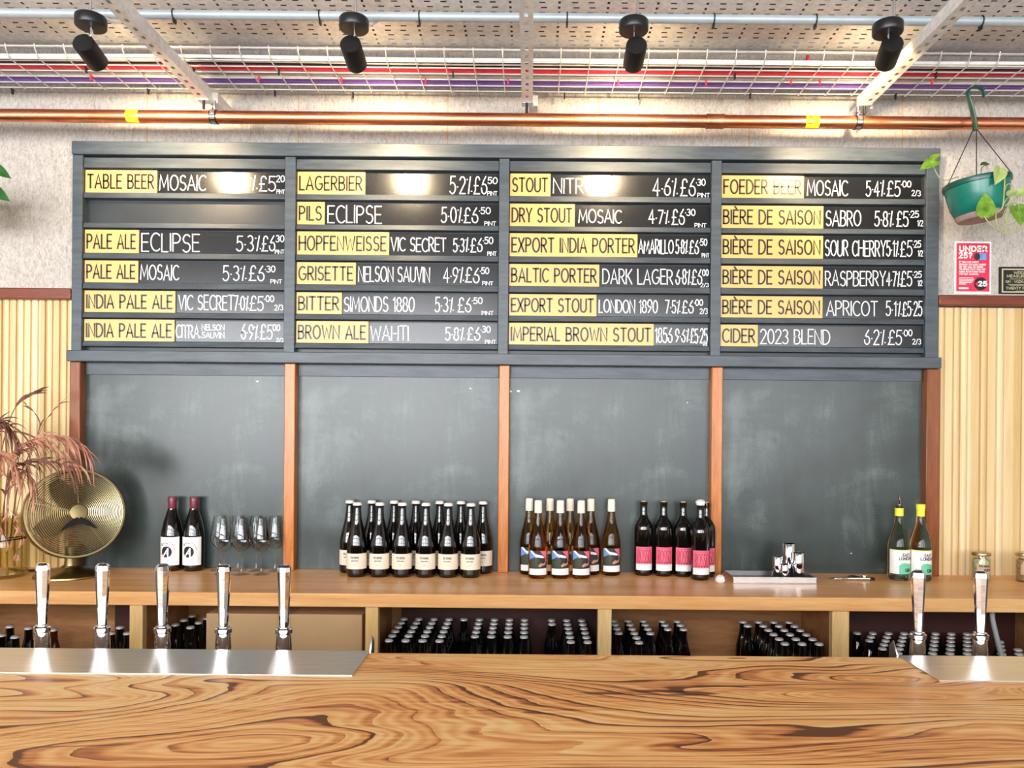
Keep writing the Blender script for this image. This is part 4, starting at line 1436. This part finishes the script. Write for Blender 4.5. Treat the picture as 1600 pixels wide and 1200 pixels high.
SZ = .5195
pshelf = None
BAYS = [
    ('under the amber wine', 'beer bottles under the amber wine', [(631, 6), (654.5, 6), (678, 6), (701.8, 6), (724.9, 1), (749.4, 5), (772.8, 5), (796.3, 5), (819.7, 5), (861.7, 2), (885.5, 6), (909, 6)], 'cardboard box'),
    ('under the pink labelled wine', 'beer bottles under the pink labelled wine', [(958, 4), (981, 6), (1004.5, 4), (1034.5, 3), (1058, 3)], 'upright'),
    ('under the steel tray', 'beer bottles under the steel tray', [(1161, 2), (1185, 6), (1209, 6), (1233, 6)], 'gap'),
]
for where, grp, cols, from_ in BAYS:
    for i, (px, n) in enumerate(cols):
        for j in range(n):
            y = 2.945 - .0615 * j
            x = PX(px, 968, 2.945)
            rowname = ordn[j] + ' from the back'
            colname = (ordn + ['eighth', 'ninth', 'tenth', 'eleventh', 'twelfth'])[i] + ' column from the ' + from_
            lab = 'dark bottle %s, %s, %s' % (where, colname, rowname)
            if pshelf is None:
                pshelf = shelf_bottle(Vector((x, y, SZ)), lab, group=grp)
            else:
                copy_thing(pshelf, (x, y, SZ), lab, grp)
# bay below the gin: lower crates, staggered rows
MB().box(P(1335, 1000, 2.62).x, P(1566, 1000, 2.62).x, 2.625, 2.998, SZ, SZ + .02).solo('crate_base', M['shelf_dark'], 'dark low board carrying bottles in the bay below the gin', 'board', (1.3, 2.8, SZ))
plow = None
for j in range(6):
    y = 2.955 - .0535 * j
    for i in range(9):
        x = PX(1339, 986, 2.955) + i * .0605 + (.030 if j % 2 else 0)
        if i == 8 and j % 2:
            continue
        lab = 'dark bottle under the gin, %s row from the back, %s from the oak upright' % (ordn[j], (ordn + ['eighth', 'ninth'])[i])
        if plow is None:
            plow = shelf_bottle(Vector((x, y, SZ + .0202)), lab, .172, 'beer bottles under the gin')
        else:
            copy_thing(plow, (x, y, SZ + .0202), lab, 'beer bottles under the gin')
# bottles beside the cardboard box and in the end bay
CAPZ = SZ + .2345
for i, (x, ys_) in enumerate(((-1.303, (2.965, 2.895, 2.825, 2.755)), (-1.232, (2.93, 2.86, 2.79)))):
    for j, y in enumerate(ys_):
        copy_thing(pshelf, (x, y, SZ), 'dark bottle beside the cardboard box, %s column from the upright, %s from the back' % (ordn[i], ordn[j]), 'beer bottles beside the cardboard box')
for k, (px, py) in enumerate(((174, 971), (188, 965), (199.5, 971))):
    q = P(px, py, (2.70, 2.78, 2.70)[k])
    copy_thing(pshelf, (q.x, q.y, SZ), 'dark beer bottle tucked behind the oak upright, ' + ('nearest the fan', 'standing behind two others', 'touching the upright')[k], 'beer bottles behind the oak upright')
eb = None
for k, (px, y) in enumerate(((3, 2.66), (16, 2.78), (24, 2.64), (45, 2.76), (60, 2.63), (84, 2.74))):
    q = P(px, 965, y)
    lab = 'dark beer bottle in the end bay under the dried fronds, %s along' % ordn[k]
    if k == 5:
        shelf_bottle(Vector((q.x, y, SZ)), 'brown glass beer bottle behind the tap nearest the fan', group='beer bottles in the end bay', m='brown_glass')
    else:
        copy_thing(pshelf, (q.x, y, SZ), lab, 'beer bottles in the end bay')
# grey hose at the end of the shelf
pts = [P(1550, 950, 2.66), P(1551, 968, 2.66), P(1556, 990, 2.65), P(1561, 1010, 2.64), P(1568, 1040, 2.63)]
pts[0].z = UB - .001
pts.append(Vector((pts[-1].x + .005, 2.63, SZ + .0075)))
MB().tube(smooth_path(pts), .0085, 10).solo('hose', M['cable_grey'], 'pale grey hose hanging beside bottles under the worktop', 'hose', pts[-1])

# ------------------------------------------------------------------ desk fan
YFAN = 2.845
fb = P(109, 903, YFAN + .01)
fan = thing('desk_fan', 'brass desk fan with round wire guard and black paper moustache', 'fan', (fb.x, YFAN + .01, TOP))
MB().lathe([(0, 0), (.116, 0), (.119, .003), (.118, .008), (.1, .016), (.06, .027), (.03, .034), (.026, .04), (0, .04)], 40, (fb.x, YFAN + .01, TOP)).part('base', M['brass'], fan)
MB().lathe([(0, .038), (.024, .038), (.022, .06), (.022, .11), (0, .11)], 24, (fb.x + .004, YFAN + .012, TOP)).part('neck', M['brass'], fan)
hc = P(118, 802, YFAN)
T = Matrix.Translation(hc) @ Matrix.Rotation(math.radians(40), 4, 'Z') @ Matrix.Rotation(math.radians(-8), 4, 'X') @ Matrix.Rotation(math.radians(90), 4, 'X')
# local frame: +z of the head points to the room
RG = .163


def dome(r):
    return .062 * (1 - (r / RG) ** 2.2)


g = MB()
n_r = 21
for k in range(n_r):
    r = .034 + (RG - .006 - .034) * k / (n_r - 1)
    z = dome(r)
    g.add(*(lambda m: (m.v, m.f))(MB().tube([(r * math.cos(a), r * math.sin(a), z) for a in [2 * math.pi * i / 56 for i in range(56)]], .0017, 5, closed=True)), M=T)
for k in range(5):
    a = math.radians(90 + 72 * k)
    g.add(*(lambda m: (m.v, m.f))(MB().tube([(r * math.cos(a), r * math.sin(a), dome(r) - .002) for r in [.03 + (RG - .032) * i / 10 for i in range(11)]], .0017, 5)), M=T)
g.part('front_grille', M['brass_wire'], fan)
g = MB()
for k in range(16):
    r = .05 + (RG - .056) * k / 15
    g.add(*(lambda m: (m.v, m.f))(MB().tube([(r * math.cos(a), r * math.sin(a), -.045 - .028 * (1 - (r / RG) ** 2)) for a in [2 * math.pi * i / 48 for i in range(48)]], .0013, 5, closed=True)), M=T)
for k in range(6):
    a = math.radians(30 + 60 * k)
    g.add(*(lambda m: (m.v, m.f))(MB().tube([(r * math.cos(a), r * math.sin(a), -.047 - .028 * (1 - (r / RG) ** 2)) for r in [.045 + (RG - .046) * i / 8 for i in range(9)]], .0016, 5)), M=T)
g.part('rear_grille', M['brass_dark'], fan)
MB().lathe([(RG - .006, -.05), (RG, -.05), (RG + .003, -.046), (RG + .003, .008), (RG, .012), (RG - .006, .012), (RG - .004, .004), (RG - .004, -.044), (RG - .006, -.05)], 64, M=T).part('rim', M['brass'], fan)
MB().lathe([(0, .066), (.028, .064), (.034, .058), (.034, .052), (.03, .05), (0, .05)], 32, M=T).part('badge', M['brass'], fan)
MB().lathe([(0, -.082), (.034, -.08), (.05, -.07), (.052, -.025), (.03, -.02), (.022, .02), (0, .022)], 24, M=T).part('motor', M['brass_dark'], fan)
for k in range(4):
    mb = MB()
    A, B = [], []
    for i in range(9):
        r = .024 + (.14 - .024) * i / 8
        wv = .02 + .058 * math.sin(math.pi * (.1 + .75 * i / 8))
        for lst_, s in ((A, -1), (B, 1)):
            a = 2 * math.pi * k / 4 + .5 + s * wv / max(r, .05) * .5
            lst_.append((r * math.cos(a), r * math.sin(a), .002 + s * .016))
    C = [(x, y, z + .0012) for x, y, z in A]
    D = [(x, y, z + .0012) for x, y, z in B]
    mb.strip(A, B).strip(D, C)
    mb.v = [T @ p for p in mb.v]
    mb.part('blade', M['brass_dark'], fan)
# paper moustache on the guard
mo = []
top_, bot_ = [], []
for i in range(25):
    u = -1 + 2 * i / 24
    x = .056 * u
    zc_ = -.032 - .030 * abs(u) ** 1.6
    th = .0125 * (1 - abs(u) ** 1.5) ** .7 + .0008 - (.006 if abs(u) < .05 else 0)
    top_.append((x, zc_ + th + .002)); bot_.append((x, zc_ - th + .004 * (1 - abs(u))))
mb = MB()
A = [T @ Vector((x, z, .0685)) for x, z in top_]
B = [T @ Vector((x, z, .0665)) for x, z in bot_]
nrm = (T.to_3x3() @ Vector((0, 0, 1))) * .0015
mb.strip(A, B).strip([p - nrm for p in B], [p - nrm for p in A])
mb.part('paper_moustache', M['matt_black'], fan, fix=False)
MB().tube(smooth_path([(fb.x - .05, YFAN + .07, TOP + .012), (fb.x - .13, YFAN + .1, TOP + .006), (fb.x - .22, YFAN + .08, TOP + .005), (fb.x - .3, YFAN + .12, TOP + .005)]), .0045, 8).part('power_cord', M['black'], fan)

# ------------------------------------------------------------------ dried fronds in a glass jar
vy = 2.83
vc = P(4, 880, vy)
dr = thing('dried_fronds', 'pinkish dried fronds arching out of an olive glass jar', 'dried plant', (vc.x, vy, TOP))
o = Vector((vc.x, vy, TOP))
MB().lathe([(0, 0), (.07, 0), (.083, .012), (.085, .05), (.085, .16), (.075, .195), (.062, .21), (.062, .225), (.066, .23), (.061, .23), (.057, .21), (.07, .193), (.081, .158), (.081, .05), (.078, .014), (0, .006)], 32, tuple(o)).part('glass_jar', M['vase_glass'], dr)
MB().tube([o + Vector((.0875 * math.cos(a), .0875 * math.sin(a), .135 + .01 * math.cos(a))) for a in [k * math.pi / 16 for k in range(32)]], .0026, 6, closed=True).part('wire_band', M['black_metal'], dr)
rng = random.Random(21)


def blade(mb, p, d, L, w, droop, curl=0.0):
    """one narrow dry leaf hanging from p"""
    d = Vector(d).normalized()
    side = d.cross(Vector((0, 1, .2))).normalized()
    if side.length < .1:
        side = Vector((1, 0, 0))
    A, B = [], []
    q = Vector(p)
    for i in range(9):
        t_ = i / 8
        ww = w * (math.sin(math.pi * min(1, t_ * .9 + .1)) ** .8) + .0003
        sd = (side * math.cos(curl * t_) + Vector((0, -1, 0)) * math.sin(curl * t_))
        A.append(q - sd * ww); B.append(q + sd * ww)
        d = (d + Vector((0, 0, -1)) * droop / 8).normalized()
        q = q + d * L / 8
    mb.strip(A, B)


def frond(path, n, L, spread, m, start=.25, droop=1.6, w=.004, rad=.0024):
    """path in photograph pixels (px, py, depth)"""
    pts = smooth_path([P(*q) if not isinstance(q, Vector) else q for q in path], 8)
    MB().tube(pts, [rad * (1 - .7 * k / len(pts)) for k in range(len(pts))], 6).part('stem', M[m], dr)
    mb = MB()
    for k in range(n):
        f_ = start + (1 - start) * (k + rng.random()) / n
        i = min(int(f_ * (len(pts) - 1)), len(pts) - 2)
        tdir = (pts[i + 1] - pts[i]).normalized()
        s = 1 if k % 2 else -1
        d = tdir * rng.uniform(.5, 1.1) + Vector((rng.uniform(-.3, .3), rng.uniform(-.5, .35), rng.uniform(-.1, .5))) * spread + Vector((0, 0, .35 * s)) * spread
        blade(mb, pts[i], d, L * rng.uniform(.6, 1.15), w * rng.uniform(.6, 1.2), droop * rng.uniform(.6, 1.3), rng.uniform(-1.4, 1.4))
    mb.part('frond_leaves', M[m], dr, smooth=60, fix=False)


top = o + Vector((0, 0, .21))
J = lambda dx: o + Vector((dx, -.01, .12))
frond([J(.02), (14, 760, 2.82), (36, 700, 2.8), (75, 682, 2.78), (115, 690, 2.76), (140, 708, 2.74)], 60, .14, .5, 'dry', .35, 2.2)
frond([J(.01), (8, 770, 2.8), (20, 710, 2.78), (45, 690, 2.75), (85, 700, 2.72), (125, 730, 2.70)], 44, .11, .6, 'dry', .35, 2.0)
frond([J(-.01), (-2, 740, 2.83), (8, 680, 2.84), (22, 640, 2.84), (38, 622, 2.85), (58, 612, 2.85)], 46, .05, .22, 'dry_dark', .62, .3, .003)
frond([J(.03), (30, 750, 2.86), (55, 690, 2.88), (62, 660, 2.89), (50, 640, 2.9), (40, 632, 2.9)], 4, .05, .4, 'dry_dark', .4, 1)
frond([J(.03), (40, 740, 2.86), (60, 680, 2.88), (80, 645, 2.9), (105, 620, 2.91)], 3, .04, .2, 'dry_dark', .6, 1, .002, .0014)
frond([J(.0), (8, 775, 2.77), (20, 735, 2.74), (45, 722, 2.72), (80, 722, 2.71), (112, 730, 2.70)], 46, .12, .8, 'dry_dark', .2, 2.0)
frond([J(-.02), (-6, 770, 2.77), (-12, 735, 2.74), (-8, 715, 2.72), (8, 712, 2.7), (26, 730, 2.69)], 60, .15, .8, 'dry', .2, 2.6)
frond([J(-.02), (-16, 760, 2.8), (-22, 700, 2.8), (-14, 668, 2.79), (4, 660, 2.77), (20, 676, 2.76)], 60, .14, .9, 'dry_dark', .25, 2.0)
frond([J(.02), (14, 775, 2.76), (26, 745, 2.73), (40, 738, 2.71), (50, 752, 2.7), (52, 780, 2.69)], 34, .09, .6, 'dry', .3, 2.4)
mb = MB()
for k in range(16):
    a = rng.uniform(math.pi * 1.05, math.pi * 1.95)
    p0 = o + Vector((.09 * math.cos(a), .09 * math.sin(a), .24 + rng.uniform(-.02, .05)))
    pts, tw = [], rng.uniform(0, 6)
    for i in range(16):
        u = i / 15
        pts.append(p0 + Vector((.012 * math.sin(tw + u * 9) + .01 * u * math.cos(a), -.01 * u + .008 * math.cos(tw + u * 9), -u * rng.uniform(.17, .2))))
    A = [p + Vector((.0035 * math.cos(tw + i * .8), .0025 * math.sin(tw + i * .8), 0)) for i, p in enumerate(pts)]
    B = [p - Vector((.0035 * math.cos(tw + i * .8), .0025 * math.sin(tw + i * .8), 0)) for i, p in enumerate(pts)]
    mb.strip(A, B)
mb.part('hanging_leaves', M['dry'], dr, smooth=60, fix=False)

# ------------------------------------------------------------------ hanging pots
def leaf(mb, base, tip, nrm, w, fold=.25, sag=.12):
    """heart shaped leaf from its stalk end to its tip"""
    base, tip = Vector(base), Vector(tip)
    ax = tip - base
    L = ax.length
    ax.normalize()
    nrm = Vector(nrm)
    sd = ax.cross(nrm).normalized()
    nn = sd.cross(ax).normalized()
    prof = [(-.1, .30), (.0, .78), (.1, .95), (.25, 1.0), (.42, .92), (.6, .7), (.78, .42), (.92, .14), (1.0, 0.01)]
    Lf, C, R = [], [], []
    for t_, ww in prof:
        ce = base + ax * (max(t_, 0 if ww < .5 else t_) * L) - nn * (sag * L * t_ * t_)
        if t_ == -.1:
            ce = base
        C.append(ce if t_ > 0 else base)
        e = base + ax * (t_ * L) - nn * (sag * L * t_ * t_) + nn * fold * w * ww
        Lf.append(e - sd * w * ww)
        R.append(e + sd * w * ww)
    mb.strip(Lf, C).strip(C, R)
    return mb


def plant(name_label, hook_px, rim_l, rim_r, y, leaves, vines, group=None):
    hk = P(*hook_px, y)
    L_, R_ = P(*rim_l, y), P(*rim_r, y)
    c = (L_ + R_) / 2
    r = (R_ - L_).length / 2
    tilt = math.atan2(R_.z - L_.z, R_.x - L_.x)
    T = Matrix.Translation(c) @ Matrix.Rotation(-tilt, 4, 'Y')
    t = thing('hanging_plant', name_label, 'hanging plant', c - Vector((0, 0, .15)), group)
    h = r * 1.16
    MB().lathe([(0, -h), (r * .64, -h), (r * .69, -h * .96), (r * .84, -h * .65), (r * .91, -h * .35), (r * .955, -.012), (r * .94, -.012), (r * .89, -h * .35), (r * .82, -h * .65), (r * .63, -h * .93), (0, -h * .94)], 44, M=T).part('pot', M['pot'], t)
    MB().lathe([(r * .945, -.015), (r * .99, -.014), (r * 1.01, -.004), (r, .004), (r * .95, .004), (r * .94, -.004)], 44, M=T).part('rim', M['pot_dark'], t)
    MB().lathe([(r * .645, -h - .002), (r * .70, -h * .965), (r * .735, -h * .89), (r * .742, -h * .89), (r * .705, -h * .97), (r * .65, -h - .0035), (0, -h - .0035), (0, -h - .002)], 44, M=T).part('grimy_base', M['pot_dirt'], t)
    MB().lathe([(0, -.03), (r * .9, -.032), (r * .9, -.04), (0, -.04)], 30, M=T).part('soil', M['soil'], t)
    # hook
    dx = hook_px[0] - 1524
    pts = [P(px + dx, py, y) for px, py in ((1524, 204), (1523, 192), (1519, 172), (1514, 155), (1512, 144), (1518, 137.5), (1528, 137), (1536, 142), (1537, 152))]
    MB().tube(smooth_path(pts, 5), [.015 - .0002 * k for k in range(20)] + [.0105 - .0001 * k for k in range(21)], 10, flat=.45).part('hook', M['pot_dark'], t)
    for a in (math.radians(185), math.radians(60), math.radians(-40)):
        e = T @ Vector((r * .98 * math.cos(a), r * .98 * math.sin(a), .002))
        s = hk + Vector((-.006 if a > 2 else .004, 0, .004))
        MB().tube([s, e], .0017, 6).part('hanger_strand', M['black'], t)
    for pts, rad in vines:
        MB().tube(smooth_path([P(q[0], q[1], q[2] - .09) for q in pts], 8), rad, 6).part('vine', M['stem'], t)
    for b, e, nr, w, m in leaves:
        leaf(MB(), P(b[0], b[1], b[2] - .09), P(e[0], e[1], e[2] - .09), nr, w).part('leaf', M[m], t, smooth=60, fix=False)
    return t


yp = 2.80
plant('trailing pothos in a tilted green plastic pot beside the menu board', (1524, 203), (1478, 291), (1574, 281), yp,
      [((1463, 252, 2.78), (1438, 263, 2.76), (-.1, -.8, .5), .024, 'leaf'), ((1453, 252, 2.80), (1470, 239, 2.77), (-.3, -.7, .5), .017, 'leaf'),
       ((1546, 257, 2.80), (1532, 256, 2.78), (0, -.6, .8), .018, 'leaf_dark'), ((1563, 263, 2.78), (1557, 287, 2.755), (.1, -.9, .2), .026, 'leaf_pale'),
       ((1539, 338, 2.745), (1541, 299, 2.75), (-.25, -.9, .0), .031, 'leaf'), ((1575, 306, 2.78), (1590, 296, 2.76), (-.1, -.7, .6), .018, 'leaf_pale'),
       ((1588, 306, 2.78), (1612, 290, 2.77), (-.2, -.8, .5), .016, 'leaf_pale'), ((1586, 322, 2.78), (1598, 352, 2.76), (.1, -.95, .2), .034, 'leaf'), ((1610, 318, 2.8), (1618, 350, 2.78), (.1, -.95, .2), .03, 'leaf_dark')],
      [([(1497, 276, 2.84), (1485, 280, 2.80), (1472, 281, 2.78), (1463, 270, 2.775), (1458, 258, 2.775), (1456, 250, 2.785)], .0019),
       ([(1535, 300, 2.89), (1533, 268, 2.84), (1536, 260, 2.81), (1545, 257, 2.80)], .0016),
       ([(1550, 290, 2.86), (1560, 268, 2.80), (1569, 272, 2.775), (1569, 300, 2.77), (1566, 325, 2.765), (1556, 335, 2.76), (1563, 362, 2.76), (1585, 361, 2.76), (1603, 352, 2.77)], .0022),
       ([(1538, 338, 2.745), (1545, 348, 2.745), (1556, 358, 2.75), (1563, 362, 2.76)], .0020),
       ([(1569, 300, 2.77), (1574, 288, 2.78), (1582, 290, 2.78), (1580, 300, 2.78)], .0018),
       ([(1566, 325, 2.765), (1572, 312, 2.77), (1584, 304, 2.78), (1590, 312, 2.78), (1576, 322, 2.78), (1568, 335, 2.78), (1567, 350, 2.77), (1578, 358, 2.77)], .0015),
       ([(1570, 322, 2.775), (1580, 316, 2.77), (1592, 322, 2.775), (1588, 345, 2.78), (1576, 350, 2.77), (1571, 340, 2.77), (1580, 328, 2.77)], .0016),
       ([(1572, 362, 2.765), (1573, 345, 2.77), (1580, 330, 2.775), (1584, 322, 2.78)], .0016)], 'hanging pots along the wall')
plant('dark leaved hanging plant at the picture edge, far from the gin', (-62, 203), (-112, 284), (-14, 284), yp,
      [((-12, 262, 2.80), (15, 276, 2.78), (-.1, -.8, .4), .022, 'leaf_dark'), ((-14, 296, 2.80), (13, 312, 2.78), (-.1, -.9, .3), .024, 'leaf_dark')],
      [([(-40, 282, 2.86), (-26, 262, 2.82), (-11, 262, 2.80)], .0018), ([(-20, 284, 2.83), (-18, 290, 2.81), (-14, 296, 2.80)], .0018)], 'hanging pots along the wall')

# ------------------------------------------------------------------ notices on the wall
def poster():
    y = YW
    a, b = P(1491, 419, y).x, P(1548, 419, y).x
    z1, z0 = P(1520, 377.5, y).z, P(1520, 459.5, y).z
    t = thing('age_poster', 'red and white UNDER 25 notice under the green pot', 'poster', ((a + b) / 2, y, z0))
    MB().box(a, b, y - .003, y - .0004, z0, z1).part('sheet', M['paper'], t)
    w, h = b - a, z1 - z0
    f0 = lambda x, z: Vector((a + x * w, y - .0036, z0 + z * h))
    fl = lambda x, z: Vector((x, y - .0046, z))
    MB().add([f0(.045, .045), f0(.955, .045), f0(.955, .965), f0(.045, .965)], [(0, 1, 2, 3)]).part('red_panel', M['poster_red'], t, fix=False)
    mb = MB()
    X = lambda u: a + u * w
    Z = lambda v: z0 + v * h
    letters(mb, 'UNDER', X(.13), X(.87), Z(.81), Z(.905), .0030, fl, gap=.3)
    letters(mb, '25?', X(.12), X(.46), Z(.685), Z(.78), .0030, fl, gap=.3)
    for k, s in enumerate(('IF YOU ARE LUCKY', 'ENOUGH TO LOOK UNDER', '25 YOU WILL BE ASKED', 'TO PROVE THAT YOU ARE', 'AGED 18 OR OVER WHEN', 'YOU BUY ALCOHOL')):
        letters(mb, s, X(.12), X(.12 + (.53, .73, .65, .71, .69, .53)[k]), Z(.592 - .046 * k), Z(.618 - .046 * k), .0009, fl)
    for k, e in enumerate((.5, .52, .5, .46, .3)):
        ribbon(mb, [(X(.12), Z(.305 - .03 * k)), (X(e), Z(.305 - .03 * k))], .0013, fl)
    ribbon(mb, [(X(.13), Z(.105)), (X(.36), Z(.105))], .0035, fl)
    mb.part('lettering', M['paper'], t, smooth=0, fix=False)
    r = .026
    dc = [Vector((X(.71) + r * math.cos(q * math.pi / 18), y - .004, Z(.195) + r * math.sin(q * math.pi / 18))) for q in range(36)]
    MB().add(dc, [tuple(range(36))]).part('badge', M['print_black'], t, fix=False)
    mb = MB()
    letters(mb, '25', X(.66), X(.87), Z(.155), Z(.235), .003, fl, gap=.25)
    mb.part('badge_number', M['paper'], t, smooth=0, fix=False)
    MB().add([fl(X(.56), Z(.19)), fl(X(.635), Z(.14)), fl(X(.635), Z(.24))], [(0, 1, 2)]).part('badge_arrow', M['poster_red'], t, fix=False)
    MB().add([fl(X(.67), Z(.645)), fl(X(.86), Z(.645)), fl(X(.86), Z(.775)), fl(X(.67), Z(.775))], [(0, 1, 2, 3)]).part('card_print', M['sky_blue'], t, fix=False)
    mb = MB()
    mb.add([fl(X(.605) + .012 * math.cos(q * math.pi / 10), Z(.71) + .0145 * math.sin(q * math.pi / 10)) for q in range(20)], [tuple(range(20))])
    mb.part('phone_print', M['night_print'], t, fix=False)


poster()
y = YW
a, b = P(1560, 440, y).x, P(1650, 440, y).x
z1, z0 = P(1580, 417.5, y).z, P(1580, 459.5, y).z
pq = thing('measures_plaque', 'black and gold weights and measures plaque beside the red notice', 'plaque', ((a + b) / 2, y, z0))
MB().box(a, b, y - .008, y - .0004, z0, z1).part('backing', M['print_black'], pq, bevel=.001)
mb = MB()
e = .008
for x0_, x1_, q0, q1 in ((a + e, b - e, z1 - e - .005, z1 - e), (a + e, b - e, z0 + e - .004, z0 + e + .001), (a + e, a + e + .005, z0 + e + .001, z1 - e - .005), (b - e - .005, b - e, z0 + e + .001, z1 - e - .005)):
    mb.box(x0_, x1_, y - .0098, y - .0081, q0, q1)
mb.part('gold_frame', M['gold'], pq)
mb = MB()
fl = lambda x, z: Vector((x, y - .0086, z))
cx, H = (a + b) / 2, z1 - z0
for s, wd, v0, v1, hw in (('WEIGHTS AND', .118, .74, .83, .0010), ('MEASURES ACT 1985', .172, .61, .70, .0010), ('GIN · VODKA · WHISKY · RUM', .182, .41, .49, .0008), ('TWENTY FIVE MILLILITRES', .178, .16, .25, .0010)):
    letters(mb, s, cx - wd / 2, cx + wd / 2, z0 + v0 * H, z0 + v1 * H, hw, fl)
for v, wd in ((.545, .15), (.345, .165), (.295, .15), (.1, .1)):
    ribbon(mb, [(cx - wd / 2, z0 + v * H), (cx + wd / 2, z0 + v * H)], .0008, fl)
mb.part('lettering', M['gold'], pq, smooth=0, fix=False)
